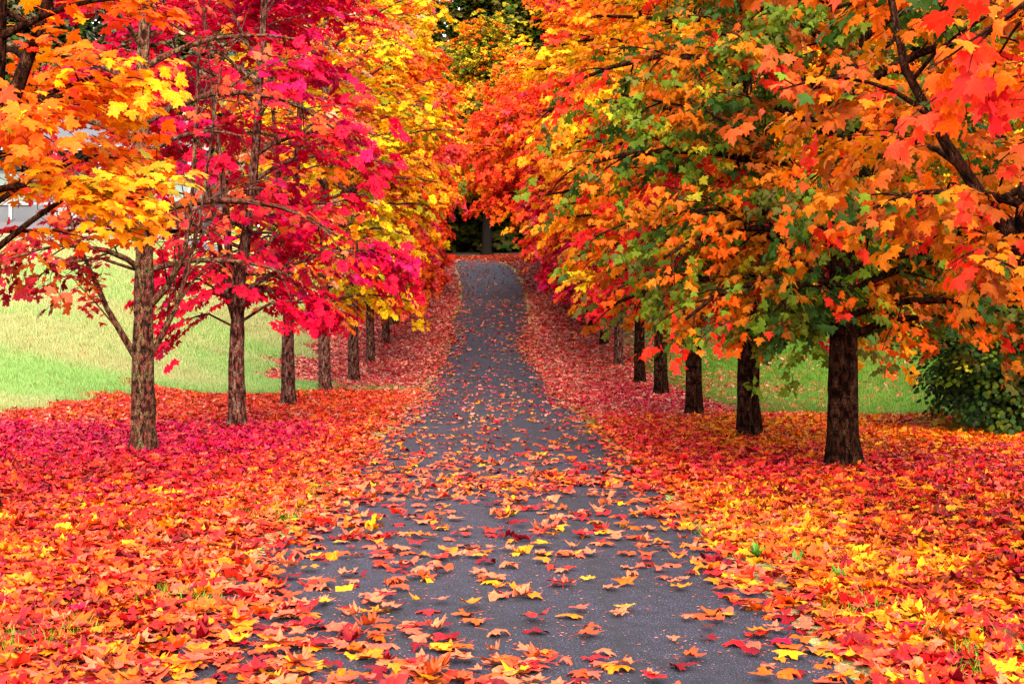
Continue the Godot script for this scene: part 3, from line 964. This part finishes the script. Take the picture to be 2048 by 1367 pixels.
	make_tree({x = -3.93, d = 34.0, r = 0.15, tall = 14.0, low = 1.9, vase = 0.5, reach = 3.4, limbs = 42, dense = 1.0, leaf = "maple", bark = "bark", pieces = 300, colours = [["orange", 0.5], ["amber", 1.8], ["yellow", 3.2], ["lime", 2.0]], label = "bright yellow and lime maple in the field-side row"})
	make_tree({x = -3.78, d = 39.4, r = 0.16, tall = 14.0, low = 1.8, vase = 0.55, reach = 3.3, limbs = 42, dense = 0.95, leaf = "maple", bark = "bark", pieces = 200, colours = [["lime", 0.8], ["yellow", 2.8], ["amber", 3.2], ["orange", 1.2], ["coral", 0.6]], label = "orange and yellow maple between the lime one and the coral ones"})
	make_tree({x = -3.87, d = 46.0, r = 0.155, tall = 13.8, low = 1.7, vase = 0.6, reach = 3.2, limbs = 52, dense = 0.9, droop = 1.4, leaf = "wide", bark = "bark", pieces = 80, colours = [["pink", 0.8], ["salmon", 1.4], ["coral", 1.8], ["orange", 1.4], ["amber", 2.2], ["yellow", 0.6]], label = "coral maple, first of the coral trees where the field-side verge starts to climb"})
	make_tree({x = -3.83, d = 52.0, r = 0.16, tall = 13.8, low = 1.6, vase = 0.6, reach = 3.2, limbs = 52, dense = 0.9, droop = 1.4, leaf = "wide", bark = "bark", colours = [["yellow", 0.9], ["amber", 1.4], ["orange", 1.5], ["coral", 2.0], ["pink", 1.0]], label = "coral maple flecked with yellow, second of those on the climbing field-side verge"})
	make_tree({x = -3.92, d = 58.0, r = 0.165, tall = 12.5, low = 1.5, vase = 0.5, reach = 3.2, limbs = 52, dense = 0.9, droop = 1.4, leaf = "wide", bark = "bark", colours = [["crimson", 0.5], ["pink", 1.8], ["coral", 2.4], ["scarlet", 1.2], ["orange", 0.8]], label = "pink and coral maple, third on the climbing field-side verge"})
	make_tree({x = -3.85, d = 64.0, lean = Vector3(-0.22, 0, 0), r = 0.165, tall = 12.5, low = 1.4, vase = 0.45, reach = 3.3, limbs = 52, dense = 0.9, droop = 1.4, leaf = "wide", bark = "dark_bark", colours = [["pink", 1.0], ["coral", 2.2], ["scarlet", 1.2], ["orange", 1.6], ["amber", 0.9]], label = "orange coral maple with the last trunk visible on the field side"})
	make_tree({x = -4.2, d = 70.5, lean = Vector3(-0.22, 0, 0), r = 0.17, tall = 12.0, low = 1.05, reach = 3.2, limbs = 52, dense = 0.9, droop = 1.4, leaf = "wide", bark = "dark_bark", colours = [["scarlet", 1.2], ["coral", 2.4], ["orange", 1.4]], label = "scarlet coral maple low over the path's far field-side edge"})
	make_tree({x = -4.9, d = 77.5, lean = Vector3(-0.22, 0, 0), r = 0.17, tall = 12.0, low = 1.05, reach = 3.4, limbs = 52, dense = 0.9, droop = 1.4, leaf = "wide", bark = "dark_bark", colours = [["scarlet", 1.4], ["coral", 1.8], ["orange", 1.6], ["amber", 0.7]], label = "farthest orange maple of the field-side row, where the path bends"})
	# ---- the row along the bushes
	make_tree({x = 3.9, d = 4.9, r = 0.19, tall = 8.5, low = 4.3, reach = 2.4, limbs = 14, dense = 0.7, leaf = "hanging_near", bark = "dark_bark", pieces = 110, droop = 0.0, lean = Vector3(0.3, 0, 0.25),
		extra = [[[Vector3(-0.1, 2.3, 0), Vector3(-0.7, 2.75, -0.4), Vector3(-1.3, 2.95, -0.75), Vector3(-1.7, 2.85, -0.95), Vector3(-1.95, 2.65, -1.05)], 0.03, [["scarlet", 2.0], ["coral", 2.0], ["orange", 3.4], ["red", 0.6], ["pink", 0.4]], 0.7], [[Vector3(-0.1, 2.1, 0), Vector3(-0.7, 2.5, -0.6), Vector3(-1.2, 2.6, -1.1), Vector3(-1.5, 2.45, -1.4)], 0.026, [["scarlet", 1.8], ["coral", 1.6], ["orange", 3.0], ["red", 0.6]], 0.6]],
		colours = [["scarlet", 2.0], ["coral", 1.0], ["orange", 2.0]], label = "scarlet orange maple whose large leaves hang closest to the camera"})
	make_tree({x = 3.52, d = 9.5, r = 0.19, tall = 8.5, low = 1.7, reach = 2.1, limbs = 34, size = 0.88, dense = 0.8, leaf = "hanging_near", bark = "dark_bark", pieces = 300, droop = 1.3, lean = Vector3(0.25, 0, -0.25),
		stems = [[[Vector3(0.2, -0.15, 0), Vector3(0.19, 0.7, 0), Vector3(0.14, 1.5, 0), Vector3(0.02, 2.2, 0), Vector3(0.1, 3.2, 0), Vector3(0.15, 5.0, 0.05), Vector3(0.2, 8.2, 0.1)], 0.18, 0.03], [[Vector3(0.1, 1.6, 0), Vector3(-0.06, 2.02, 0.0), Vector3(-0.3, 2.36, -0.02), Vector3(-0.52, 2.68, -0.03), Vector3(-0.78, 3.2, -0.1), Vector3(-0.95, 4.2, -0.2)], 0.07, 0.02]],
		colours = [["scarlet", 0.4], ["rust", 0.7], ["bronze", 2.2], ["tawny", 3.4], ["orange", 0.8], ["green", 0.5], ["deep_green", 0.8]], hollow = 0.25, label = "tawny orange maple with a black limb, nearest trunk on the bush side"})
	make_tree({x = 3.74, d = 15.4, r = 0.18, tall = 9.5, low = 1.3, reach = 3.0, limbs = 52, size = 0.86, dense = 1.2, leaf = "hanging", bark = "dark_bark", pieces = 300, droop = 1.35, zones = [[Vector3(-2.05, 3.1, 0.3), 0.75, GREENS], [Vector3(-0.5, 1.6, 0.7), 0.85, GREENS], [Vector3(-1.3, 4.7, 0.3), 0.9, GREENS], [Vector3(-1.4, 2.2, 0.4), 0.55, GREENS]],
		extra = [[[Vector3(-0.05, 1.9, 0), Vector3(-0.7, 2.4, 0.2), Vector3(-1.4, 2.75, 0.4), Vector3(-2.1, 2.7, 0.5), Vector3(-2.7, 2.45, 0.6)], 0.035], [[Vector3(-0.05, 2.6, 0), Vector3(-0.7, 3.3, 0.1), Vector3(-1.5, 3.8, 0.2), Vector3(-2.4, 3.95, 0.3)], 0.035], [[Vector3(-0.05, 1.5, 0.1), Vector3(-0.4, 1.75, 0.4), Vector3(-0.8, 1.7, 0.7), Vector3(-1.1, 1.45, 0.8)], 0.022, [["deep_green", 1.5], ["green", 2.0], ["lime", 0.5]], 1.2]],
		colours = [["orange", 1.6], ["tawny", 2.4], ["bronze", 1.0], ["olive", 1.0], ["green", 3.2], ["deep_green", 2.4], ["bronze", 0.8], ["tawny", 1.6], ["scarlet", 0.7]], hollow = 0.2, label = "half green, half orange maple with the thick trunk in red leaf litter"})
	make_tree({x = 3.45, d = 19.5, r = 0.165, tall = 12.0, low = 1.4, reach = 2.9, limbs = 48, size = 0.88, dense = 1.1, leaf = "hanging", bark = "dark_bark", pieces = 300, droop = 1.2, zones = [[Vector3(-0.9, 1.9, 0.5), 2.1, [["maroon", 0.4], ["crimson", 1.0], ["red", 3.0], ["scarlet", 1.0]]]],
		colours = [["scarlet", 0.6], ["orange", 1.8], ["amber", 3.2], ["yellow", 0.9], ["lime", 0.8], ["green", 0.4]], hollow = 0.25, label = "maple with red low leaves beneath orange ones, its trunk blackened and scarred"})
	make_tree({x = 3.42, d = 24.6, r = 0.15, tall = 14.0, low = 1.75, reach = 3.8, vase = 0.3, limbs = 42, dense = 1.0, leaf = "maple", bark = "dark_bark", pieces = 300, colours = [["scarlet", 0.1], ["orange", 1.2], ["amber", 5.6], ["yellow", 2.0], ["lime", 0.4]], zones = [[Vector3(-0.2, 1.9, 0.6), 1.2, [["red", 2.0], ["scarlet", 1.4], ["crimson", 0.6]]]], label = "amber maple behind the blackened trunk, its foliage wide over the path"})
	make_tree({x = 3.66, d = 31.5, vase = 0.5, r = 0.16, tall = 14.0, low = 2.0, reach = 4.0, limbs = 44, dense = 1.0, leaf = "maple", bark = "dark_bark", pieces = 300, zones = [[Vector3(-0.3, 2.0, 0.5), 1.3, [["red", 1.5], ["scarlet", 1.5], ["orange", 1.0]]]], colours = [["coral", 0.3], ["orange", 1.6], ["amber", 5.6], ["yellow", 1.8], ["lime", 0.3]], label = "bright orange maple with a slim trunk, third of the bush-side slim trunks"})
	make_tree({x = 3.76, d = 37.0, vase = 0.7, r = 0.15, tall = 14.0, low = 2.0, reach = 3.5, limbs = 42, dense = 0.95, leaf = "maple", bark = "dark_bark", pieces = 200, zones = [[Vector3(-1.0, 2.0, 0.6), 1.8, [["green", 1.6], ["deep_green", 1.2], ["orange", 1.4], ["red", 0.9]]]], colours = [["scarlet", 0.8], ["orange", 2.6], ["amber", 3.4], ["coral", 1.0]], label = "orange maple with green lowest leaves, in the middle of the bush-side row"})
	make_tree({x = 3.74, d = 43.0, vase = 0.7, r = 0.15, tall = 14.0, low = 1.45, reach = 3.7, limbs = 52, dense = 0.9, droop = 1.0, leaf = "wide", bark = "bark", pieces = 80, zones = [[Vector3(-1.2, 1.9, 0.6), 2.2, [["crimson", 1.6], ["magenta", 1.2], ["pink", 1.2], ["green", 0.5]]]], colours = [["pink", 0.6], ["scarlet", 1.0], ["coral", 1.6], ["orange", 2.6], ["amber", 1.6]], label = "orange maple with a pale trunk on the climbing bush-side verge"})
	make_tree({x = 3.77, d = 49.0, vase = 0.5, r = 0.15, tall = 12.0, low = 1.45, reach = 3.3, limbs = 52, dense = 0.9, droop = 1.0, leaf = "wide", bark = "dark_bark", zones = [[Vector3(-1.4, 2.4, 0.6), 3.0, [["magenta", 1.2], ["crimson", 2.4], ["pink", 1.2], ["green", 0.4]]]], colours = [["crimson", 0.5], ["scarlet", 1.4], ["coral", 1.8], ["orange", 2.4]], label = "scarlet orange maple before the magenta one on the bush side"})
	make_tree({x = 3.8, d = 55.0, vase = 0.4, r = 0.16, tall = 12.0, low = 1.45, reach = 3.3, limbs = 52, dense = 0.9, droop = 1.0, leaf = "wide", bark = "dark_bark", zones = [[Vector3(-1.6, 2.6, 0.6), 3.0, [["magenta", 1.0], ["crimson", 2.4], ["pink", 1.2], ["red", 1.0]]]], colours = [["crimson", 1.0], ["pink", 1.6], ["scarlet", 1.6], ["coral", 1.6]], label = "magenta red maple low beside the far path, on the bush side"})
	make_tree({x = 3.83, d = 60.5, vase = 0.4, r = 0.16, tall = 12.5, low = 1.45, reach = 3.5, limbs = 52, dense = 0.9, droop = 1.0, leaf = "wide", bark = "dark_bark", colours = [["pink", 1.0], ["scarlet", 1.6], ["coral", 2.2], ["orange", 1.2]], label = "coral maple behind the magenta one, second of three on the far bush side"})
	make_tree({x = 3.8, d = 66.5, r = 0.17, tall = 10.0, low = 4.5, reach = 5.6, limbs = 56, dense = 0.9, droop = 1.3, leaf = "wide", bark = "dark_bark", colours = [["scarlet", 1.8], ["coral", 1.6], ["orange", 2.2]], label = "deep orange maple arching over the far path from the bush side"})
	make_tree({x = 3.6, d = 73.0, r = 0.17, tall = 10.0, low = 4.7, reach = 6.0, limbs = 56, dense = 0.9, droop = 1.3, leaf = "wide", bark = "dark_bark", colours = [["scarlet", 1.0], ["orange", 2.6], ["amber", 1.6], ["coral", 0.8]], label = "orange maple at the very end of the bush-side row, over the dark bend"})
	make_tree({x = 4.6, d = 82.0, r = 0.17, tall = 13.0, low = 1.6, reach = 4.0, limbs = 44, dense = 0.7, leaf = "wide", bark = "dark_bark", colours = [["pink", 0.8], ["coral", 2.0], ["scarlet", 1.4], ["orange", 1.2]], label = "coral pink maple rising behind the bush-side row's last tree"})
	# ---- round the bend and behind the rows
	make_tree({x = -0.4, d = 104.0, r = 0.42, tall = 17.0, low = 4.0, reach = 4.6, limbs = 56, dense = 0.8, leaf = "wide", size = 1.3, bark = "black_bark", label = "green and orange maple facing down the path, with a black trunk at its bend", colours = [["orange", 2.0], ["amber", 1.6], ["lime", 4.0], ["olive", 1.8], ["green", 1.4]], loose = 0.35, called = "maple_tree", group = "trees round the bend"})
	make_tree({x = -8.4, d = 96.0, r = 0.3, tall = 15.0, low = 2.5, reach = 4.2, limbs = 46, dense = 0.7, leaf = "wide", size = 1.3, bark = "dark_bark", label = "coral and orange maple beyond the field-side row's end", colours = [["coral", 2.0], ["orange", 2.0], ["amber", 1.0], ["olive", 0.8]], group = "trees round the bend"})
	make_tree({x = 7.0, d = 98.0, r = 0.3, tall = 16.0, low = 2.5, reach = 4.4, limbs = 46, dense = 0.7, leaf = "wide", size = 1.3, bark = "dark_bark", label = "olive and orange maple beyond the bush-side row's end", colours = [["orange", 2.0], ["coral", 1.4], ["lime", 1.0], ["olive", 1.6]], group = "trees round the bend"})
	make_tree({x = 13.0, d = 36.0, r = 0.16, tall = 8.5, low = 0.9, reach = 3.4, limbs = 36, dense = 0.8, leaf = "wide", bark = "dark_bark", label = "yellow and lime tree on the meadow slope behind the nearest bush-side trunk", colours = [["amber", 1.6], ["yellow", 2.2], ["lime", 2.0], ["green", 1.0]], group = "trees on the meadow", called = "meadow_tree"})
	make_tree({x = 16.5, d = 44.0, r = 0.16, tall = 9.5, low = 0.9, reach = 3.6, limbs = 36, dense = 0.8, leaf = "wide", bark = "dark_bark", label = "green gold tree farther up the meadow slope, beside the dark evergreens", colours = [["amber", 1.2], ["yellow", 1.2], ["lime", 1.8], ["olive", 1.8]], group = "trees on the meadow", called = "meadow_tree"})
	make_tree({x = 9.6, d = 46.0, r = 0.16, tall = 10.0, low = 1.05, reach = 3.4, limbs = 52, dense = 0.9, droop = 1.4, leaf = "wide", bark = "dark_bark", label = "orange maple standing back on the meadow behind the bush-side row", colours = [["orange", 2.0], ["amber", 2.4], ["yellow", 1.0], ["coral", 1.0]], group = "trees on the meadow"})

func make_bush(called: String, at: Vector3, radius: float, tall: float, n: int, leaf: String, colours: Array, label: String, size: float, pieces: int) -> Node3D:
	rng.seed = hash(label)
	var o := thing(called, at, label, "bush")
	var buf := PackedFloat32Array()
	var stems := Shape.new()
	var sites := []
	for k in 14:
		var az := rng.randf() * TAU
		var top := Vector3(cos(az) * radius * rng.randf_range(0.3, 0.9), tall * rng.randf_range(0.55, 0.95), sin(az) * radius * rng.randf_range(0.3, 0.9))
		var pts := PackedVector3Array([Vector3(cos(az) * 0.15, -0.1, sin(az) * 0.15), top * Vector3(0.35, 0.5, 0.35), top])
		stems.tube(pts, PackedFloat32Array([0.035, 0.022, 0.008]), 5)
	part(o, "stems", stems.mesh(), M.dark_bark, "stuff")
	for k in n:
		var v := Vector3(rng.randfn(), rng.randfn(), rng.randfn()).normalized()
		var lump := 1.0 + 0.55 * noise_b.get_noise_3d(v.x * 24.0 + at.x * 9.0, v.y * 24.0, v.z * 24.0 + at.z)
		var p := v * pow(rng.randf_range(0.25, 1.0), 0.45) * lump
		p = Vector3(p.x * radius, tall * 0.5 + p.y * tall * 0.5, p.z * radius)
		if p.y < 0.05:
			continue
		var z := (v + Vector3(rng.randf_range(-0.6, 0.6), rng.randf_range(-0.5, 0.3), rng.randf_range(-0.6, 0.6))).normalized()
		var x := (Vector3.UP + Vector3(0.01, 0, 0.3)).cross(z).normalized()
		var sc := rng.randf_range(0.8, 1.25) * size
		var g := rng.randf_range(0.75, 1.15)
		var c := pick(colours, 0.5 + 0.8 * noise_a.get_noise_3d(p.x * 30, p.y * 30, p.z * 30) + rng.randf_range(-0.3, 0.3))
		push(buf, Basis(x * sc, z.cross(x) * sc, z * sc), p, Color(c.r * g, c.g * g, c.b * g))
		if p.z > 0.2 * radius and lump > 0.9:
			sites.append([-(p.z) + absf(p.x) * 0.1, p, z, c])
	swarm(o, "foliage", sprigs[leaf], M.leaf, buf)
	sites.sort_custom(func(a, b): return a[0] < b[0])
	for k in mini(pieces, sites.size()):
		var e = sites[k]
		var lf := part(o, "leaf", round_leaf(k % 3, e[3]), M.leaf)
		var z: Vector3 = e[2]
		var x := (Vector3.UP + Vector3(0, 0, 0.6)).cross(z).normalized()
		var sc := rng.randf_range(0.06, 0.085)
		lf.transform = Transform3D(Basis(x * sc, z.cross(x) * sc, z * sc), e[1] + z * 0.12)
	return o

func round_leaf(no: int, col: Color) -> ArrayMesh:
	var key := "round/%d/%s" % [no, col.to_html()]
	if not leaf_cache.has(key):
		var rr := RandomNumberGenerator.new()
		rr.seed = 70 + no
		var s := Shape.new()
		add_leaf(s, Transform3D(), col, 0.2 + 0.1 * no, 0.2, 0.1, true, 0.3, rr, ROUND)
		leaf_cache[key] = s.mesh()
	return leaf_cache[key]

func build_shrubs() -> void:
	var g := [["forest", 1.6], ["deep_green", 2.4], ["green", 1.8], ["lime", 0.35]]
	make_bush("leafy_bush", on_ground(7.75, 20.6), 1.55, 2.5, 2600, "round", g, "dark green round-leaved bush spilling onto the leaf litter beside the meadow", 1.0, 220)
	make_bush("leafy_bush", on_ground(9.6, 22.5), 1.9, 3.6, 2600, "round", g, "taller dark green bush behind the round-leaved one", 1.1, 0)
	make_bush("leafy_bush", on_ground(11.5, 27.0), 2.2, 4.4, 2600, "round", [["forest", 1.6], ["deep_green", 2.0], ["green", 1.0]], "tallest dark bush at the meadow's edge, farthest of the three", 1.3, 0)

# ---------------------------------------------------------------- fallen leaves
func build_litter() -> void:
	rng.seed = 4242
	var bufs := []
	var meshes := []
	for k in 8:
		ragged = 0.25 if k == 6 else 0.12 if k == 7 else 0.03
		bufs.append(PackedFloat32Array())
		var s := Shape.new()
		var rr := RandomNumberGenerator.new()
		rr.seed = 300 + k
		add_leaf(s, Transform3D(Basis(), Vector3(0, 0, -0.4)), Color.WHITE, [0.5, 0.25, 0.7, 0.15, -0.3, 0.4, 0.4, 1.3][k], [0.1, 0.2, -0.15, 0.0, 0.1, 0.3, 0.2, 0.5][k], [0.35, 0.5, 0.3, 0.2, 0.35, 0.6, 0.5, 0.9][k], true, 0.5 if k % 2 == 0 else 0.0, rr)
		meshes.append(s.mesh())
	ragged = 0.0
	var singles := []
	var d := 3.6
	while d < 103.0:
		var step := 0.25 if d < 20.0 else 0.5
		var lo := maxf(-(985.0 / FOCAL * d) - 2.0, -11.0)
		var hi := minf(1063.0 / FOCAL * d + 2.0, 12.0)
		var rate := 540.0 if d < 14.0 else lerpf(540.0, 350.0, (d - 14.0) / 11.0) if d < 25.0 else lerpf(350.0, 150.0, (d - 25.0) / 20.0) if d < 45.0 else 125.0
		var big := 1.0 if d < 25.0 else lerpf(1.0, 1.3, minf((d - 25.0) / 20.0, 1.0))
		for k in int(rate * step * (hi - lo)):
			var x := rng.randf_range(lo, hi)
			var dd := d + rng.randf() * step
			var cv := cover(x, dd)
			if rng.randf() > cv:
				continue
			var off := absf(x - along(BEND, dd))
			var road := off < 1.5
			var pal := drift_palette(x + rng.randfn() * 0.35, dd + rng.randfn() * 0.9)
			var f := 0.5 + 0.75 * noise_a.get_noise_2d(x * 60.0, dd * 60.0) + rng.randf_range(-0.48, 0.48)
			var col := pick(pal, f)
			var size := (0.048 + 0.068 * sqrt(rng.randf())) * big * (1.06 if road and dd < 16.0 else 0.95)
			var tilt := rng.randf_range(0.0, 0.14) if road else absf(rng.randfn()) * (0.17 if rng.randf() < 0.85 else 0.5)
			var ta := rng.randf() * TAU
			var up := (Vector3.UP + Vector3(cos(ta), 0, sin(ta)) * tan(minf(tilt, 1.1))).normalized()
			var a := rng.randf() * TAU
			var z := Vector3(cos(a), 0, sin(a))
			z = (z - up * z.dot(up)).normalized()
			var flip := -1.0 if rng.randf() < 0.42 else 1.0
			var b := Basis(up.cross(z) * size, up * size * flip, z * size)
			var ground := (along(ROAD, dd) + 0.035 * clampf(x, -6.0, 6.0) * smoothstep(33.0, 46.0, dd) + 0.022 - 0.018 * pow(off / 1.5, 2.0)) if road else height(x, dd)
			if not road:
				for q in trunk_spots:
					var away: float = Vector2(x - q.x, dd - q.y).length()
					if away < 0.42:
						ground += 0.02 * pow(1.0 - away / 0.42, 1.3)
			var p := Vector3(x, ground + (0.012 + rng.randf() * 0.02 * (1.0 + 2.0 * cv) if road else rng.randf_range(0.002, 0.05)), -dd)
			var g := rng.randf_range(0.75, 1.08)
			var shape_no := rng.randi() % 8
			var fx := frame_x(p)
			var fy := frame_y(p)
			if fx > 20 and fx < 2030 and fy < 1350 and ((road and dd < 13.0 and cv < 0.5) or (dd < 8.2 and p.y - ground > 0.055)):
				singles.append([dd - (0.0 if road else -0.4), b, p, pal, f, shape_no, road, x, flip])
				continue
			push(bufs[shape_no], b, p, Color(minf(col.r * g, 0.85), col.g * g, col.b * g))
		d += step
	singles.sort_custom(func(a, b): return a[0] < b[0])
	var chosen := singles.slice(0, 300)
	for e in singles.slice(300):
		push(bufs[e[5]], e[1], e[2], pick(e[3], e[4]))
	var o := Node3D.new()
	o.name = "leaf_litter"
	add_child(o)
	tag(o, "thick carpet of fallen maple leaves over both verges and thinly on the path", "leaf litter", "", "stuff")
	for k in 8:
		swarm(o, "leaf_drift", meshes[k], M.fallen, bufs[k])
	# crushed bits of leaf and pale grit on the near asphalt
	var crumbs := PackedFloat32Array()
	var s := Shape.new()
	var rr := RandomNumberGenerator.new()
	rr.seed = 77
	add_leaf(s, Transform3D(), Color.WHITE, 0.3, 0.2, 0.3, false, 0.0, rr, [[0.0, 0.0], [0.35, 0.1], [0.25, 0.5], [0.5, 0.7], [0.1, 0.9], [0.0, 0.8]])
	for k in 16000:
		var dd := 5.0 + 17.0 * pow(rng.randf(), 1.6)
		var x := rng.randf_range(-1.5, 1.5)
		if noise_a.get_noise_2d(x * 30.0, dd * 30.0) < rng.randf_range(-0.5, 0.35):
			continue
		var size := 0.004 + 0.016 * pow(rng.randf(), 3.0)
		var c := pick([["maroon", 0.6], ["rust", 1.0], ["peach", 2.0], ["blush", 2.0], ["salmon", 0.8], ["amber", 0.5]], rng.randf())
		if size < 0.009:
			c = Color(0.3, 0.28, 0.3) * rng.randf_range(0.5, 1.0)
		push(crumbs, Basis(Vector3.UP, rng.randf() * TAU).scaled(Vector3.ONE * size), Vector3(x, along(ROAD, dd) + 0.026 - 0.018 * pow(x / 1.5, 2.0), -dd), c)
	swarm(o, "leaf_crumbs", s.mesh(), M.fallen, crumbs)
	lay_singles(chosen)

func colour_name(e: Array) -> String:
	var total := 0.0
	for q in e[3]:
		total += q[1]
	var f: float = clampf(e[4], 0.0, 0.9999) * total
	for q in e[3]:
		f -= q[1]
		if f <= 0.0:
			return q[0]
	return e[3][-1][0]

func lay_singles(list: Array) -> void:
	var said := {"maroon": "dark maroon", "umber": "dull brown", "red": "red", "crimson": "crimson", "scarlet": "scarlet", "peach": "pale tan", "salmon": "salmon pink", "coral": "coral", "orange": "orange", "amber": "amber", "yellow": "yellow", "rust": "rust brown", "pink": "pink", "blush": "pale pink", "magenta": "magenta"}
	var poses := ["domed", "upturned", "arched", "flat", "curled", "crisp", "ragged", "rolled"]
	var used := {}
	for k in list.size():
		var e = list[k]
		var cname: String = colour_name(e)
		# the nearest other single leaf is what tells this one apart
		var best := -1
		var best_d := 1e9
		for j in list.size():
			if j != k:
				var w: float = e[2].distance_squared_to(list[j][2])
				if w < best_d:
					best_d = w
					best = j
		var other = list[best]
		var rel: Vector3 = other[2] - e[2]
		var way := "just behind" if rel.z < -absf(rel.x) else "just before" if rel.z > absf(rel.x) else "beside"
		var place := "field-side asphalt" if e[7] < -0.7 else "bush-side asphalt" if e[7] > 0.7 else "mid-path asphalt"
		if not e[6]:
			place = "field-side litter" if e[7] < 0.0 else "bush-side litter"
		var sized := "small " if e[1].x.length() < 0.088 else "large " if e[1].x.length() > 0.13 else ""
		var text := "%s%s %s leaf on %s, a %s one %s" % [sized, poses[e[5]], said[cname], place, said[colour_name(other)], way]
		var stretch := "close to the camera" if -e[2].z < 7.6 else "midway to the thick drift" if -e[2].z < 10.0 else "near the thick drift"
		if used.has(text):
			text = "%s%s %s leaf, %s %s, %s one %s" % [sized, poses[e[5]], said[cname], place, stretch, said[colour_name(other)], way]
		used[text] = true
		var lf := part(self, "fallen_leaf", leaf_mesh(10 + e[5], C[cname], true), M.fallen)
		tag(lf, text, "leaf", "single leaves strewn over the path")
		lf.transform = Transform3D(e[1], e[2] - e[1].z * 0.4)

# ---------------------------------------------------------------- grass and weeds
func tuft_mesh(seed_value: int, blades: int, tall: float, spread: float) -> ArrayMesh:
	var rr := RandomNumberGenerator.new()
	rr.seed = seed_value
	var s := Shape.new()
	for k in blades:
		var a := rr.randf() * TAU
		var at := Vector3(rr.randf_range(-spread, spread), 0, rr.randf_range(-spread, spread))
		var out := Vector3(cos(a), 0, sin(a))
		var side := out.cross(Vector3.UP)
		var h := tall * rr.randf_range(0.5, 1.15)
		var lean := rr.randf_range(0.15, 0.75) * h
		var g := rr.randf_range(0.7, 1.0)
		var col := Color(g * rr.randf_range(0.85, 1.0), g, g * 0.9)
		var w := 0.0032
		var p0 := at
		var p1 := at + out * lean * 0.3 + Vector3.UP * h * 0.6
		var p2 := at + out * lean + Vector3.UP * h
		var nn := (out * 0.25 + Vector3.UP).normalized()
		var i := s.v.size()
		s.vert(p0 - side * w, nn, col); s.vert(p0 + side * w, nn, col)
		s.vert(p1 - side * w * 0.8, nn, col); s.vert(p1 + side * w * 0.8, nn, col)
		s.vert(p2, nn, col)
		s.tri(i, i + 1, i + 2, nn); s.tri(i + 1, i + 3, i + 2, nn); s.tri(i + 2, i + 3, i + 4, nn)
	return s.mesh()

func build_grass() -> void:
	rng.seed = 515
	var buf := PackedFloat32Array()
	var place := func(x: float, d: float, sc: float, col: Color) -> void:
		var b := Basis(Vector3.UP, rng.randf() * TAU).scaled(Vector3(sc, sc * rng.randf_range(0.7, 1.2), sc))
		push(buf, b, on_ground(x, d, -0.005), col)
	for k in 80000:
		var d := 15.0 + 42.0 * pow(rng.randf(), 1.5)
		var x := rng.randf_range(-0.345 * d - 2.0, -4.0)
		if cover(x, d) > 0.6 * rng.randf_range(0.4, 1.2):
			continue
		var w2 := noise_b.get_noise_2d(x * 1.6, d * 2.6) + 0.35 * smoothstep(34.0, 46.0, d)
		var c := lin(170, 206, 108, 0.70).lerp(lin(214, 204, 136, 0.68), smoothstep(-0.4, 0.6, w2 + rng.randf_range(-0.3, 0.3)))
		place.call(x, d, rng.randf_range(0.8, 1.5) * (1.0 + 0.02 * (d - 15.0)), c)
	for k in 26000:
		var d := 22.0 + 24.0 * pow(rng.randf(), 1.4)
		var x := rng.randf_range(3.9, 13.0)
		if cover(x, d) > 0.6 * rng.randf_range(0.3, 1.2):
			continue
		place.call(x, d, rng.randf_range(0.8, 1.6), lin(104, 180, 40, 0.55).lerp(lin(156, 176, 60, 0.55), rng.randf()))
	# tufts that break through the litter beside the path
	for e in [[-2.05, 7.0, 0.28, 26], [-2.3, 6.6, 0.2, 16], [-1.72, 8.0, 0.3, 16], [-1.65, 11.6, 0.35, 22], [-1.6, 13.2, 0.3, 14], [1.95, 7.6, 0.3, 20], [2.25, 6.5, 0.3, 20], [1.7, 10.5, 0.3, 14], [1.75, 22.5, 0.6, 26], [1.75, 26.0, 0.8, 40], [-1.9, 34.5, 1.6, 120], [1.85, 33.0, 0.8, 40], [-3.2, 35.5, 1.6, 160], [1.7, 61.0, 1.0, 40], [-1.9, 60.0, 1.0, 40]]:
		for k in e[3]:
			place.call(e[0] + rng.randfn() * e[2] * 0.5, e[1] + rng.randfn() * e[2] * 0.7, rng.randf_range(0.7, 1.2), lin(110, 180, 26, 0.6).lerp(lin(170, 190, 40, 0.6), rng.randf()))
	var o := Node3D.new()
	o.name = "grass"
	add_child(o)
	tag(o, "short grass of the field, the meadow and the tufts along the path", "grass", "", "stuff")
	swarm(o, "grass", tuft_mesh(7, 12, 0.085, 0.05), M.grass, buf)

func build_weeds() -> void:
	rng.seed = 99
	var spots := [[1.73, 9.4, 0.11, "leafy green weed in the litter by the path, highest of the bush-side three"], [1.88, 9.0, 0.13, "upright jagged green weed between two others on the bush-side path edge"], [2.05, 8.5, 0.10, "low green weed nearest the camera on the bush-side path edge"], [2.42, 6.35, 0.12, "dandelion-like green weed among red leaves near the camera"], [-1.62, 11.2, 0.09, "small green weed at the field-side edge of the asphalt"]]
	for e in spots:
		var o := thing("weed_plant", on_ground(e[0], e[1], 0.0), e[3], "weed", "weeds beside the path")
		for k in 8:
			var a := k * 2.4 + rng.randf()
			var s := Shape.new()
			var out := Vector3(cos(a), rng.randf_range(0.5, 1.4), sin(a)).normalized()
			var x := out.cross(Vector3.UP).normalized()
			var sc: float = e[2] * rng.randf_range(0.7, 1.2)
			add_leaf(s, Transform3D(Basis(x * sc * 0.4, x.cross(out) * -sc * 0.6, out * sc), out * 0.02), lin(84, 140, 40, 0.5), 0.5, 0.3, 0.3, true, 0.2, rng, OUTLINE)
			part(o, "leaf", s.mesh(), M.grass)
